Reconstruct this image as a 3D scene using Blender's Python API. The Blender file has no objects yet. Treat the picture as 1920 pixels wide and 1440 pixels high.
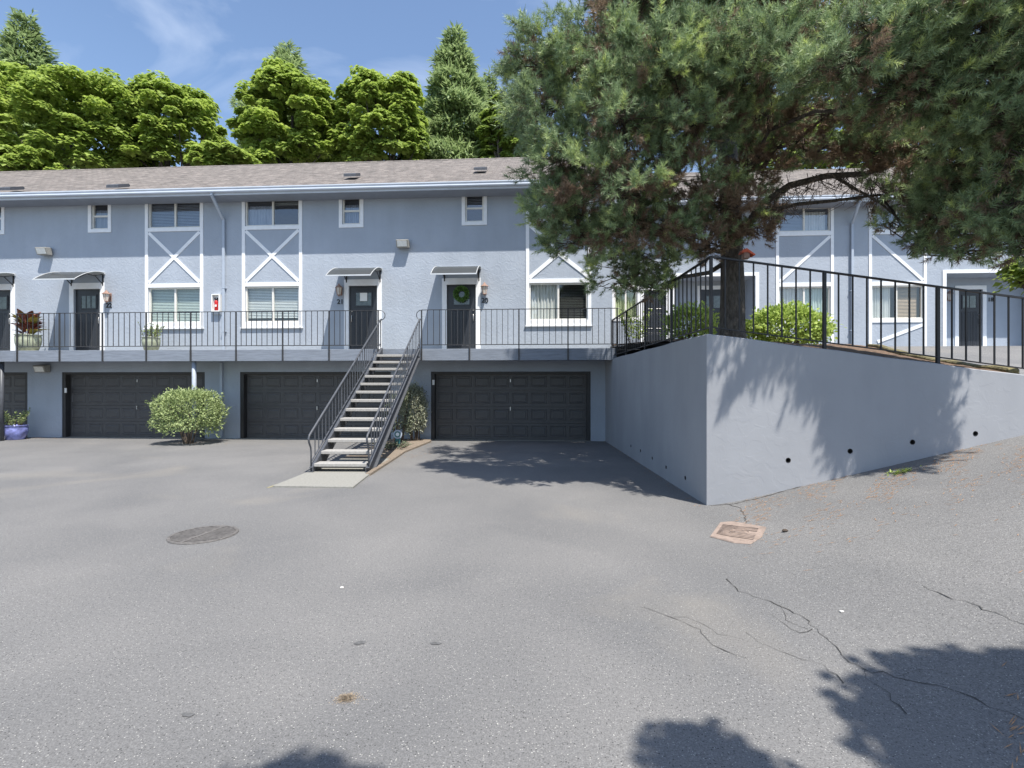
import bpy, bmesh, math
import numpy as np
from mathutils import Vector, Matrix
rng = np.random.default_rng(11)
scene = bpy.context.scene

# ------------------------------------------------------------------ camera, sky, sun, exposure
TH = math.atan(0.062)                       # the facade runs along X at y = 0; the camera is turned a little to the left
S, C = math.sin(TH), math.cos(TH)
FPX = 960.0
CAM = np.array([16.0 * S, -16.0 * C, 1.77])
RV, FV, UP = np.array([C, S, 0.]), np.array([-S, C, 0.]), np.array([0., 0., 1.])
cd = bpy.data.cameras.new('camera')
cd.sensor_fit = 'HORIZONTAL'; cd.sensor_width = 36.0; cd.lens = 18.0
cd.clip_start = 0.05; cd.clip_end = 3000
cam = bpy.data.objects.new('camera', cd)
cam.location = CAM; cam.rotation_euler = (math.radians(90), 0, TH)
scene.collection.objects.link(cam); scene.camera = cam

SUNV = Vector((0.28, -0.40, 1.0)).normalized()      # towards the sun
elev = math.asin(SUNV.z); azim = math.atan2(SUNV.x, SUNV.y)
w = bpy.data.worlds.new('World'); scene.world = w; w.use_nodes = True
nt = w.node_tree; nt.nodes.clear()
sky = nt.nodes.new('ShaderNodeTexSky'); sky.sky_type = 'NISHITA'; sky.sun_disc = False
sky.sun_elevation = elev; sky.sun_rotation = azim
sky.air_density = 1.0; sky.dust_density = 0.7; sky.ozone_density = 1.6
tc = nt.nodes.new('ShaderNodeTexCoord')
mp = nt.nodes.new('ShaderNodeMapping'); mp.inputs['Scale'].default_value = (1.2, 4.0, 5.0); mp.inputs['Rotation'].default_value = (0.2, 0.5, 0.6)
nz = nt.nodes.new('ShaderNodeTexNoise'); nz.inputs['Scale'].default_value = 1.6; nz.inputs['Detail'].default_value = 7; nz.inputs['Distortion'].default_value = 0.7
rp = nt.nodes.new('ShaderNodeMapRange'); rp.inputs[1].default_value = 0.5; rp.inputs[2].default_value = 0.85; rp.inputs[3].default_value = 0.0; rp.inputs[4].default_value = 0.45
mx = nt.nodes.new('ShaderNodeMix'); mx.data_type = 'RGBA'; mx.inputs[7].default_value = (5.5, 6.0, 6.8, 1)
bg = nt.nodes.new('ShaderNodeBackground'); bg.inputs[1].default_value = 0.145
ow = nt.nodes.new('ShaderNodeOutputWorld')
L = nt.links.new
L(tc.outputs['Generated'], mp.inputs[0]); L(mp.outputs[0], nz.inputs['Vector']); L(nz.outputs['Fac'], rp.inputs[0])
L(rp.outputs[0], mx.inputs[0]); L(sky.outputs[0], mx.inputs[6]); L(mx.outputs[2], bg.inputs[0]); L(bg.outputs[0], ow.inputs[0])
sd = bpy.data.lights.new('sun', 'SUN'); sd.energy = 5.0; sd.angle = math.radians(0.53); sd.color = (1.0, 0.95, 0.88)
sun = bpy.data.objects.new('sun', sd); scene.collection.objects.link(sun)
sun.rotation_euler = SUNV.to_track_quat('Z', 'Y').to_euler(); sun.location = (10, -30, 40)
scene.view_settings.view_transform = 'Standard'; scene.view_settings.look = 'None'
scene.view_settings.gamma = 1.0; scene.view_settings.exposure = 0.62
scene.view_settings.use_curve_mapping = False
scene.render.resolution_x, scene.render.resolution_y = 1024, 768

# ------------------------------------------------------------------ photo pixel -> place
def ray(px, py): return FV + RV * (px - 960) / FPX + UP * (720 - py) / FPX
def at_y(px, py, y):
    d = ray(px, py); return CAM + d * (y - CAM[1]) / d[1]
def at_d(px, py, D): return CAM + ray(px, py) * D
def gz(x, y=0):                                # height of the yard: level, then a ramp to the right
    t = x - 3.45
    w_ = 0.45
    r = 0 if t < -w_ else (0.232 * (t + w_) ** 2 / (4 * w_) if t < w_ else 0.232 * t)
    return min(r, 2.9)
def at_g(px, py):
    d = ray(px, py); t = 1.0
    for i in range(60):
        p = CAM + d * t; t -= (p[2] - gz(p[0])) / min(d[2], -0.02) * 0.7
    return CAM + d * t
def X0(px, y=0.0): return at_y(px, 700, y)[0]
def Z0(px, py, y=0.0): return at_y(px, py, y)[2]

# ------------------------------------------------------------------ materials
def nodes(name):
    m = bpy.data.materials.new(name); m.use_nodes = True
    t = m.node_tree; return m, t, t.nodes['Principled BSDF']
def mat(name, col, rough=0.6, var=0.12, scale=6.0, bump=0.0, bscale=60.0, metal=0.0, spec=0.4, detail=6, stretch=None):
    m, t, b = nodes(name)
    co = t.nodes.new('ShaderNodeTexCoord'); vec = co.outputs['Object']
    if stretch:
        mm = t.nodes.new('ShaderNodeMapping'); mm.inputs['Scale'].default_value = stretch; t.links.new(vec, mm.inputs[0]); vec = mm.outputs[0]
    n = t.nodes.new('ShaderNodeTexNoise'); n.inputs['Scale'].default_value = scale; n.inputs['Detail'].default_value = detail
    t.links.new(vec, n.inputs['Vector'])
    r = t.nodes.new('ShaderNodeValToRGB')
    r.color_ramp.elements[0].position = 0.3; r.color_ramp.elements[1].position = 0.7
    c = np.array(col)
    r.color_ramp.elements[0].color = (*np.clip(c * (1 - var), 0, 1), 1); r.color_ramp.elements[1].color = (*np.clip(c * (1 + var), 0, 1), 1)
    t.links.new(n.outputs['Fac'], r.inputs[0]); t.links.new(r.outputs[0], b.inputs['Base Color'])
    b.inputs['Roughness'].default_value = rough; b.inputs['Metallic'].default_value = metal
    b.inputs['Specular IOR Level'].default_value = spec
    if bump:
        n2 = t.nodes.new('ShaderNodeTexNoise'); n2.inputs['Scale'].default_value = bscale; n2.inputs['Detail'].default_value = 5
        t.links.new(vec, n2.inputs['Vector'])
        bp = t.nodes.new('ShaderNodeBump'); bp.inputs['Strength'].default_value = 1.0; bp.inputs['Distance'].default_value = bump
        t.links.new(n2.outputs['Fac'], bp.inputs['Height']); t.links.new(bp.outputs[0], b.inputs['Normal'])
    return m
def stucco(name, col, dist=0.012, sc=7.0, dis=2.6):
    """hand-trowelled render: short curved skip marks over a fine grain"""
    m, t, b = nodes(name)
    co = t.nodes.new('ShaderNodeTexCoord'); vec = co.outputs['Object']
    n = t.nodes.new('ShaderNodeTexNoise'); n.inputs['Scale'].default_value = 0.9; n.inputs['Detail'].default_value = 8; t.links.new(vec, n.inputs['Vector'])
    r = t.nodes.new('ShaderNodeValToRGB'); c = np.array(col)
    r.color_ramp.elements[0].position = .3; r.color_ramp.elements[1].position = .72
    r.color_ramp.elements[0].color = (*(c * 0.93), 1); r.color_ramp.elements[1].color = (*(c * 1.05), 1)
    t.links.new(n.outputs['Fac'], r.inputs[0])
    ms_ = t.nodes.new('ShaderNodeMapping'); ms_.inputs['Scale'].default_value = (1.5, 1.5, .3); t.links.new(vec, ms_.inputs[0])
    sk = t.nodes.new('ShaderNodeTexNoise'); sk.inputs['Scale'].default_value = 1.6; sk.inputs['Detail'].default_value = 7; t.links.new(ms_.outputs[0], sk.inputs['Vector'])
    r2 = t.nodes.new('ShaderNodeValToRGB'); r2.color_ramp.elements[0].position = .28; r2.color_ramp.elements[1].position = .62
    r2.color_ramp.elements[0].color = (.95, .952, .955, 1); r2.color_ramp.elements[1].color = (1.02, 1.02, 1.02, 1); t.links.new(sk.outputs['Fac'], r2.inputs[0])
    xm_ = t.nodes.new('ShaderNodeMix'); xm_.data_type = 'RGBA'; xm_.blend_type = 'MULTIPLY'; xm_.inputs[0].default_value = 1.0
    t.links.new(r.outputs[0], xm_.inputs[6]); t.links.new(r2.outputs[0], xm_.inputs[7]); t.links.new(xm_.outputs[2], b.inputs['Base Color'])
    wv = t.nodes.new('ShaderNodeTexNoise'); wv.inputs['Scale'].default_value = sc; wv.inputs['Detail'].default_value = 3; wv.inputs['Distortion'].default_value = dis
    t.links.new(vec, wv.inputs['Vector'])
    rr = t.nodes.new('ShaderNodeMapRange'); rr.inputs[1].default_value = .46; rr.inputs[2].default_value = .56; t.links.new(wv.outputs['Fac'], rr.inputs[0])
    fi = t.nodes.new('ShaderNodeTexNoise'); fi.inputs['Scale'].default_value = 70; fi.inputs['Detail'].default_value = 4; t.links.new(vec, fi.inputs['Vector'])
    ad = t.nodes.new('ShaderNodeMath'); ad.operation = 'MULTIPLY_ADD'; ad.inputs[1].default_value = 0.35
    t.links.new(fi.outputs['Fac'], ad.inputs[0]); t.links.new(rr.outputs[0], ad.inputs[2])
    bp = t.nodes.new('ShaderNodeBump'); bp.inputs['Strength'].default_value = 0.9; bp.inputs['Distance'].default_value = dist
    t.links.new(ad.outputs[0], bp.inputs['Height']); t.links.new(bp.outputs[0], b.inputs['Normal'])
    b.inputs['Roughness'].default_value = .85; b.inputs['Specular IOR Level'].default_value = .25
    return m
def asphalt(name, base):
    m, t, b = nodes(name); N = t.nodes.new
    co = N('ShaderNodeTexCoord'); vec = co.outputs['Object']
    def noise(s, d=6, dis=0.0):
        n = N('ShaderNodeTexNoise'); n.inputs['Scale'].default_value = s; n.inputs['Detail'].default_value = d; n.inputs['Distortion'].default_value = dis
        t.links.new(vec, n.inputs['Vector']); return n.outputs['Fac']
    def ramp(f, p0, c0, p1, c1):
        r = N('ShaderNodeValToRGB'); e = r.color_ramp.elements
        e[0].position, e[1].position = p0, p1; e[0].color = (*c0, 1); e[1].color = (*c1, 1); t.links.new(f, r.inputs[0]); return r.outputs[0]
    def mix(f, a, bb, mode='MIX'):
        x = N('ShaderNodeMix'); x.data_type = 'RGBA'; x.blend_type = mode
        if isinstance(f, float): x.inputs[0].default_value = f
        else: t.links.new(f, x.inputs[0])
        t.links.new(a, x.inputs[6])
        if isinstance(bb, tuple): x.inputs[7].default_value = (*bb, 1)
        else: t.links.new(bb, x.inputs[7])
        return x.outputs[2]
    g = base
    col = ramp(noise(0.55, 7, .4), .3, (g * .84,) * 3, .72, (g * 1.13, g * 1.11, g * 1.08))
    grain = ramp(noise(120, 3), .34, (.74,) * 3, .68, (1.26,) * 3)
    col = mix(1.0, col, grain, 'MULTIPLY')
    grain2 = ramp(noise(45, 4), .35, (.88,) * 3, .68, (1.12,) * 3)
    col = mix(1.0, col, grain2, 'MULTIPLY')
    def specks(scale, dist, keep, c, cur):
        v = N('ShaderNodeTexVoronoi'); v.inputs['Scale'].default_value = scale; t.links.new(vec, v.inputs['Vector'])
        a = N('ShaderNodeMath'); a.operation = 'LESS_THAN'; a.inputs[1].default_value = dist; t.links.new(v.outputs['Distance'], a.inputs[0])
        sep = N('ShaderNodeSeparateColor'); t.links.new(v.outputs['Color'], sep.inputs[0])
        k = N('ShaderNodeMath'); k.operation = 'LESS_THAN'; k.inputs[1].default_value = keep; t.links.new(sep.outputs[0], k.inputs[0])
        mu = N('ShaderNodeMath'); mu.operation = 'MULTIPLY'; t.links.new(a.outputs[0], mu.inputs[0]); t.links.new(k.outputs[0], mu.inputs[1])
        return mix(mu.outputs[0], cur, c)
    col = specks(105, .33, .08, (g * 2.3, g * 2.25, g * 2.1), col)
    col = specks(85, .34, .10, (g * .35,) * 3, col)
    col = specks(60, .22, .012, (.44, .43, .40), col)
    sand = ramp(noise(0.35, 5, 1.0), .60, (0, 0, 0), .78, (.5, .5, .5))
    col = mix(sand, col, (g * 1.5, g * 1.38, g * 1.18))
    t.links.new(col, b.inputs['Base Color'])
    bp = N('ShaderNodeBump'); bp.inputs['Distance'].default_value = .006; bp.inputs['Strength'].default_value = .8
    t.links.new(noise(80, 4), bp.inputs['Height']); t.links.new(bp.outputs[0], b.inputs['Normal'])
    b.inputs['Roughness'].default_value = .9; b.inputs['Specular IOR Level'].default_value = .25
    return m
def shingle(name):
    m, t, b = nodes(name); N = t.nodes.new
    co = N('ShaderNodeTexCoord')
    mp = N('ShaderNodeMapping'); mp.inputs['Scale'].default_value = (1, 1, 1); t.links.new(co.outputs['Object'], mp.inputs[0])
    br = N('ShaderNodeTexBrick'); br.inputs['Scale'].default_value = 1.0
    br.inputs['Brick Width'].default_value = .22; br.inputs['Row Height'].default_value = .135; br.inputs['Mortar Size'].default_value = .009
    br.offset = .37; br.squash_frequency = 3; br.squash = 1.5
    br.inputs['Color1'].default_value = (.222, .203, .188, 1); br.inputs['Color2'].default_value = (.142, .132, .124, 1); br.inputs['Mortar'].default_value = (.11, .09, .08, 1)
    t.links.new(mp.outputs[0], br.inputs['Vector'])
    n = N('ShaderNodeTexNoise'); n.inputs['Scale'].default_value = 3; n.inputs['Detail'].default_value = 8; t.links.new(co.outputs['Object'], n.inputs['Vector'])
    r = N('ShaderNodeValToRGB'); r.color_ramp.elements[0].position = .3; r.color_ramp.elements[1].position = .7
    r.color_ramp.elements[0].color = (.75, .75, .75, 1); r.color_ramp.elements[1].color = (1.25, 1.22, 1.2, 1); t.links.new(n.outputs['Fac'], r.inputs[0])
    x = N('ShaderNodeMix'); x.data_type = 'RGBA'; x.blend_type = 'MULTIPLY'; x.inputs[0].default_value = 1
    t.links.new(br.outputs['Color'], x.inputs[6]); t.links.new(r.outputs[0], x.inputs[7]); t.links.new(x.outputs[2], b.inputs['Base Color'])
    bp = N('ShaderNodeBump'); bp.inputs['Distance'].default_value = .012; bp.invert = True
    t.links.new(br.outputs['Fac'], bp.inputs['Height']); t.links.new(bp.outputs[0], b.inputs['Normal'])
    b.inputs['Roughness'].default_value = .92; b.inputs['Specular IOR Level'].default_value = .2
    return m
def foliage(name, dark, light, trans=0.3, rough=.55):
    """colour runs dark..light by the 'tone' stored on every leaf"""
    m = bpy.data.materials.new(name); m.use_nodes = True; t = m.node_tree; b = t.nodes['Principled BSDF']; N = t.nodes.new
    a = N('ShaderNodeAttribute'); a.attribute_name = 'tone'
    r = N('ShaderNodeValToRGB'); r.color_ramp.elements[0].color = (*dark, 1); r.color_ramp.elements[1].color = (*light, 1)
    t.links.new(a.outputs['Fac'], r.inputs[0]); t.links.new(r.outputs[0], b.inputs['Base Color'])
    b.inputs['Roughness'].default_value = rough; b.inputs['Specular IOR Level'].default_value = .35
    tr = N('ShaderNodeBsdfTranslucent'); t.links.new(r.outputs[0], tr.inputs[0])
    ms = N('ShaderNodeMixShader'); ms.inputs[0].default_value = trans
    o = t.nodes['Material Output']
    t.links.new(b.outputs[0], ms.inputs[1]); t.links.new(tr.outputs[0], ms.inputs[2]); t.links.new(ms.outputs[0], o.inputs[0])
    return m
def needles(name):
    m = foliage(name, (.02, .05, .03), (.16, .25, .10), .25, .5)
    t = m.node_tree; r = [n for n in t.nodes if n.type == 'VALTORGB'][0]; cr = r.color_ramp
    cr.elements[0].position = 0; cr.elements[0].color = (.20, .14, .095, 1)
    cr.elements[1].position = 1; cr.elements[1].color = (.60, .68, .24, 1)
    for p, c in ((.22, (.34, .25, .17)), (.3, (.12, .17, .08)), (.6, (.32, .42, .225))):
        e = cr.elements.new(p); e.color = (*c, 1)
    return m
def glass(name, tint=(.8, .86, .86), refl=.07):
    m = bpy.data.materials.new(name); m.use_nodes = True; t = m.node_tree; t.nodes.clear(); N = t.nodes.new
    f = N('ShaderNodeLayerWeight'); f.inputs[0].default_value = .5
    pw = N('ShaderNodeMath'); pw.operation = 'POWER'; pw.inputs[1].default_value = 4.5; t.links.new(f.outputs['Facing'], pw.inputs[0])
    a = N('ShaderNodeMath'); a.operation = 'ADD'; a.inputs[1].default_value = refl + .045; a.use_clamp = True; t.links.new(pw.outputs[0], a.inputs[0])
    tr = N('ShaderNodeBsdfTransparent'); tr.inputs[0].default_value = (*tint, 1)
    gl = N('ShaderNodeBsdfGlossy'); gl.inputs['Roughness'].default_value = .02; gl.inputs[0].default_value = (.95, .97, 1, 1)
    ms = N('ShaderNodeMixShader'); o = N('ShaderNodeOutputMaterial')
    t.links.new(a.outputs[0], ms.inputs[0]); t.links.new(tr.outputs[0], ms.inputs[1]); t.links.new(gl.outputs[0], ms.inputs[2]); t.links.new(ms.outputs[0], o.inputs[0])
    return m
M = {}
M['stucco'] = stucco('stucco_blue_grey', (.36, .40, .455), .0025, 6.0, 1.8)
M['stucco_low'] = M['stucco']
M['ret'] = stucco('retaining_render', (.31, .32, .338), .0009, 5.5, .8)
M['white'] = mat('white_trim_paint', (.80, .81, .82), .5, .04, 9, .0015, 90)
M['vinyl'] = mat('vinyl_frame', (.72, .70, .64), .4, .04)
M['gutter'] = mat('gutter_paint', (.55, .60, .67), .4, .05, 3)
M['gutter_grey'] = mat('downspout_paint', (.38, .43, .50), .45, .05, 3)
M['soffit'] = mat('soffit_paint', (.24, .265, .31), .7, .06, 4)
M['roof'] = shingle('roof_shingles')
M['asphalt'] = asphalt('old_asphalt', .165)
M['asphalt2'] = asphalt('upper_asphalt', .17)
M['crack'] = mat('crack_dirt', (.055, .052, .048), .95, .3, 20)
M['garage'] = mat('garage_door_paint', (.078, .076, .076), .45, .12, 5, .0008, 120)
M['gframe'] = mat('garage_frame_paint', (.038, .037, .037), .5, .1)
M['door'] = mat('door_paint', (.028, .031, .038), .35, .1)
M['rail'] = mat('rail_iron', (.034, .033, .034), .42, .25, 30, .0008, 150, spec=.5)
M['fence'] = mat('fence_black_iron', (.016, .016, .018), .45, .25, 30, .0008, 150)
M['steel'] = mat('painted_steel', (.072, .077, .088), .45, .15, 14, .001, 80)
M['wood'] = mat('painted_deck_board', (.20, .225, .265), .75, .16, 5, .004, 14, stretch=(.6, 6, 9))
M['tread'] = mat('concrete_tread', (.33, .32, .30), .9, .12, 25, .003, 90)
M['conc'] = mat('concrete', (.25, .245, .22), .9, .14, 30, .005, 60)
M['soil'] = mat('bark_soil', (.13, .085, .055), .95, .45, 14, .03, 25)
M['grit'] = mat('sandy_grit', (.22, .18, .14), .95, .3, 24, .02, 40)
M['moss'] = mat('mossy_kerb', (.16, .14, .07), .95, .5, 9, .03, 18)
M['bark'] = mat('pine_bark', (.10, .088, .075), .95, .5, 14, .05, 16, stretch=(1.6, 1.6, .6))
M['twig'] = mat('twig_bark', (.085, .065, .05), .9, .3, 20)
M['needle'] = needles('pine_needles')
M['maple'] = foliage('maple_leaves', (.09, .16, .035), (.50, .62, .13), .5)
M['cedar'] = foliage('cedar_sprays', (.09, .15, .055), (.40, .50, .22), .4)
M['shrub'] = foliage('shrub_leaves', (.13, .19, .06), (.52, .60, .28), .3)
M['lime'] = foliage('lime_leaves', (.20, .30, .05), (.58, .70, .20), .4)
M['varieg'] = foliage('variegated_leaves', (.10, .13, .07), (.55, .55, .42), .2)
M['canna'] = mat('canna_leaf', (.15, .045, .035), .45, .5, 9)
M['canna2'] = mat('canna_leaf_green', (.30, .27, .06), .45, .4, 9)
M['pot'] = mat('celadon_glaze', (.40, .43, .31), .25, .2, 6, spec=.6)
M['blue'] = mat('blue_glaze', (.20, .22, .48), .2, .55, 7, spec=.6)
M['copper'] = mat('aged_copper_paint', (.30, .19, .15), .5, .2, 20)
M['lampglass'] = mat('frosted_glass', (.62, .58, .52), .25, .1)
M['flood'] = mat('floodlight_housing', (.30, .29, .26), .5, .15, 20)
M['floodglass'] = mat('floodlight_lens', (.72, .72, .68), .2, .1, 30)
M['black'] = mat('black_plastic', (.012, .012, .013), .4, .1)
M['red'] = mat('red_paint', (.50, .02, .02), .3, .08)
M['redroof'] = mat('birdhouse_red', (.60, .11, .05), .5, .1)
M['paper'] = mat('paper_white', (.80, .80, .78), .8, .03)
M['wreath'] = foliage('boxwood_leaves', (.05, .13, .025), (.22, .40, .10), .2)
M['glass'] = glass('window_glass', (.95, .97, .965), .05)
M['glass_up'] = glass('upper_window_glass', (.88, .9, .92), .10)
def poly(name):
    m = bpy.data.materials.new(name); m.use_nodes = True; t = m.node_tree; b = t.nodes['Principled BSDF']; N = t.nodes.new
    b.inputs['Base Color'].default_value = (.15, .16, .165, 1); b.inputs['Roughness'].default_value = .15
    tl = N('ShaderNodeBsdfTranslucent'); tl.inputs[0].default_value = (.20, .215, .22, 1)
    tr = N('ShaderNodeBsdfTransparent'); tr.inputs[0].default_value = (.6, .63, .64, 1)
    a = N('ShaderNodeMixShader'); a.inputs[0].default_value = .45; c = N('ShaderNodeMixShader'); c.inputs[0].default_value = .25
    t.links.new(b.outputs[0], a.inputs[1]); t.links.new(tl.outputs[0], a.inputs[2]); t.links.new(a.outputs[0], c.inputs[1]); t.links.new(tr.outputs[0], c.inputs[2])
    t.links.new(c.outputs[0], t.nodes['Material Output'].inputs[0]); return m
M['poly'] = poly('smoked_polycarbonate')
M['alu'] = mat('aluminium', (.62, .63, .63), .35, .05, metal=.3)
M['blind'] = mat('blind_white', (.66, .69, .66), .6, .05)
M['blind_g'] = mat('blind_greenish', (.52, .60, .54), .6, .05)
M['blind_b'] = mat('blind_grey_blue', (.33, .37, .44), .6, .06)
M['blind_t'] = mat('blind_tan', (.48, .36, .24), .6, .08)
M['curtain'] = mat('curtain_sheer', (.62, .63, .60), .9, .08, 4)
M['curtain_g'] = mat('curtain_green', (.50, .56, .34), .9, .1, 4)
M['room'] = mat('room_wall', (.16, .15, .14), .9, .1)
M['iron'] = mat('cast_iron_grate', (.125, .117, .11), .7, .3, 30, .002, 60)
M['rust'] = mat('rusty_cover', (.27, .21, .175), .85, .2, 14, .003, 60)
M['yellow'] = mat('worn_yellow_paint', (.27, .245, .15), .9, .4, 20)
M['teal'] = mat('teal_stake', (.04, .16, .16), .5, .1)
M['signface'] = mat('sign_face', (.42, .47, .55), .4, .1)
M['dry'] = mat('dry_needles', (.34, .20, .11), .9, .35, 40)
M['steelgrey'] = mat('handle_metal', (.55, .54, .52), .35, .05, metal=.6)
M['pipe'] = mat('grey_pipe_post', (.30, .34, .40), .5, .1, 8)
M['pebble'] = mat('pale_pebble', (.62, .60, .56), .8, .15, 30)

# ------------------------------------------------------------------ builders
COL = scene.collection
class MB:
    def __init__(s): s.v = []; s.f = []; s.sm = False
    def add(s, vs, fs):
        o = len(s.v); s.v += [tuple(map(float, p)) for p in vs]; s.f += [tuple(i + o for i in f) for f in fs]; return s
    def box(s, x0, x1, y0, y1, z0, z1):
        v = [(x0, y0, z0), (x1, y0, z0), (x1, y1, z0), (x0, y1, z0), (x0, y0, z1), (x1, y0, z1), (x1, y1, z1), (x0, y1, z1)]
        return s.add(v, [(0, 3, 2, 1), (4, 5, 6, 7), (0, 1, 5, 4), (1, 2, 6, 5), (2, 3, 7, 6), (3, 0, 4, 7)])
    def prism(s, poly, axis, a0, a1):
        """poly: list of 2-D points, swept along an axis ('x','y','z')"""
        def p3(p, a): return {'x': (a, p[0], p[1]), 'y': (p[0], a, p[1]), 'z': (p[0], p[1], a)}[axis]
        n = len(poly); v = [p3(p, a0) for p in poly] + [p3(p, a1) for p in poly]
        f = [tuple(range(n))[::-1], tuple(range(n, 2 * n))] + [(i, (i + 1) % n, n + (i + 1) % n, n + i) for i in range(n)]
        return s.add(v, f)
    def bar(s, p0, p1, wx, wz, up=(0, 0, 1)):
        """square bar between two points"""
        p0, p1 = np.array(p0, float), np.array(p1, float); d = p1 - p0; d /= np.linalg.norm(d)
        u = np.array(up, float); a = np.cross(d, u)
        if np.linalg.norm(a) < 1e-5: a = np.cross(d, (0, 1, 0))
        a /= np.linalg.norm(a); b = np.cross(a, d)
        v = [p + a * sx * wx / 2 + b * sz * wz / 2 for p in (p0, p1) for sx, sz in ((-1, -1), (1, -1), (1, 1), (-1, 1))]
        return s.add(v, [(0, 1, 2, 3), (7, 6, 5, 4), (0, 4, 5, 1), (1, 5, 6, 2), (2, 6, 7, 3), (3, 7, 4, 0)])
    def tube(s, pts, r, n=8, cap=True):
        pts = [np.array(p, float) for p in pts]; rs = r if hasattr(r, '__len__') else [r] * len(pts)
        o = len(s.v); prev = None
        for i, p in enumerate(pts):
            d = pts[min(i + 1, len(pts) - 1)] - pts[max(i - 1, 0)]; d = d / (np.linalg.norm(d) + 1e-9)
            if prev is None:
                a = np.cross(d, (0, 0, 1)); a = np.cross(d, (0, 1, 0)) if np.linalg.norm(a) < .05 else a
            else: a = prev - d * np.dot(prev, d)
            a = a / np.linalg.norm(a); prev = a; b = np.cross(d, a)
            for k in range(n):
                t = 2 * math.pi * k / n; s.v.append(tuple(p + (a * math.cos(t) + b * math.sin(t)) * rs[i]))
        for i in range(len(pts) - 1):
            for k in range(n):
                k2 = (k + 1) % n; s.f.append((o + i * n + k, o + i * n + k2, o + (i + 1) * n + k2, o + (i + 1) * n + k))
        if cap:
            s.f.append(tuple(o + k for k in range(n))[::-1]); s.f.append(tuple(o + (len(pts) - 1) * n + k for k in range(n)))
        return s
    def lathe(s, prof, c, n=20):
        o = len(s.v)
        for r, z in prof:
            for k in range(n):
                t = 2 * math.pi * k / n; s.v.append((c[0] + r * math.cos(t), c[1] + r * math.sin(t), c[2] + z))
        for i in range(len(prof) - 1):
            for k in range(n):
                k2 = (k + 1) % n; s.f.append((o + i * n + k, o + i * n + k2, o + (i + 1) * n + k2, o + (i + 1) * n + k))
        s.f.append(tuple(o + k for k in range(n))[::-1]); s.f.append(tuple(o + (len(prof) - 1) * n + k for k in range(n)))
        return s
def wloc(o):
    v = Vector((0, 0, 0))
    while o is not None: v += o.location; o = o.parent
    return v
def link_mesh(name, me, m, parent):
    o = bpy.data.objects.new(name, me); COL.objects.link(o)
    if m is not None: me.materials.append(m)
    if parent is not None: o.parent = parent
    return o
def part(name, mb, m, parent=None, smooth=False, bevel=0, loc=None, recalc=True):
    """vertices are given in world space; the object's own origin is loc (or the parent's)"""
    me = bpy.data.meshes.new(name)
    base = wloc(parent) if parent is not None else Vector((0, 0, 0))
    org = Vector(loc) if loc is not None else base
    me.from_pydata([(v[0] - org.x, v[1] - org.y, v[2] - org.z) for v in mb.v], [], mb.f)
    bm = bmesh.new(); bm.from_mesh(me)
    if recalc: bmesh.ops.recalc_face_normals(bm, faces=bm.faces)
    if bevel: bmesh.ops.bevel(bm, geom=[e for e in bm.edges if len(e.link_faces) == 2 and e.calc_face_angle(0) > .6], offset=bevel, segments=1, affect='EDGES')
    bm.to_mesh(me); bm.free()
    if smooth: me.shade_smooth()
    o = link_mesh(name, me, m, parent); o.location = org - base
    return o
def tag(o, label=None, cat=None, group=None, kind=None):
    for k, v in (('label', label), ('category', cat), ('group', group), ('kind', kind)):
        if v: o[k] = v
    return o
def thing(name, label, cat, loc, group=None):
    o = bpy.data.objects.new(name, None); COL.objects.link(o); o.location = Vector(tuple(map(float, loc))); o.empty_display_size = .2
    return tag(o, label, cat, group)
def dup(o, parent=None):
    c = o.copy(); COL.objects.link(c); c.parent = parent
    for ch in list(o.children): dup(ch, c)
    return c
def np_mesh(name, V, F, m, parent=None, tone=None, loc=None, smooth=False):
    """fast mesh from arrays; F is (n,3) or (n,4)"""
    base = np.array(wloc(parent)) if parent is not None else np.zeros(3)
    V = np.asarray(V, np.float32) - base.astype(np.float32)
    me = bpy.data.meshes.new(name); k = F.shape[1]
    me.vertices.add(len(V)); me.vertices.foreach_set('co', V.ravel())
    me.loops.add(F.size); me.loops.foreach_set('vertex_index', F.astype(np.int32).ravel())
    me.polygons.add(len(F)); me.polygons.foreach_set('loop_start', np.arange(0, F.size, k, dtype=np.int32))
    me.update(calc_edges=True)
    if smooth: me.shade_smooth()
    if tone is not None:
        a = me.attributes.new('tone', 'FLOAT', 'POINT'); a.data.foreach_set('value', np.asarray(tone, np.float32))
    return link_mesh(name, me, m, parent)
def unit(a): return a / (np.linalg.norm(a, axis=-1, keepdims=True) + 1e-9)
def rdir(n): return unit(rng.normal(size=(n, 3)))
def leaf_quads(P, D, Nn, Ln, Wd, fold=.18):
    """folded diamond leaves: P base, D direction, Nn normal"""
    D = unit(D); side = unit(np.cross(D, Nn)); n2 = np.cross(side, D)
    Ln = np.asarray(Ln)[:, None]; Wd = np.asarray(Wd)[:, None]
    mid = P + D * Ln * .45
    V = np.stack([P, mid + side * Wd * .5 + n2 * Wd * fold, P + D * Ln, mid - side * Wd * .5 + n2 * Wd * fold], 1)
    n = len(P); i = np.arange(n)[:, None] * 4
    F = np.concatenate([np.concatenate([i, i + 1, i + 2], 1), np.concatenate([i, i + 2, i + 3], 1)])
    return V.reshape(-1, 3), F

# ------------------------------------------------------------------ the setting
xs = np.concatenate([[-400, -150, -60, -30], np.arange(-20, 20.01, .25), [30, 60, 150, 400]])
ys = np.concatenate([[-400, -150, -60, -35], np.arange(-24, 14.01, 1.0), [30, 60, 150, 500]])
gv = [(x, y, gz(x)) for y in ys for x in xs]
nx = len(xs)
gf = np.array([(j * nx + i, j * nx + i + 1, (j + 1) * nx + i + 1, (j + 1) * nx + i) for j in range(len(ys) - 1) for i in range(nx - 1)])
g = np_mesh('ground', gv, gf, M['asphalt'], smooth=True); tag(g, kind='structure')

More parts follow.
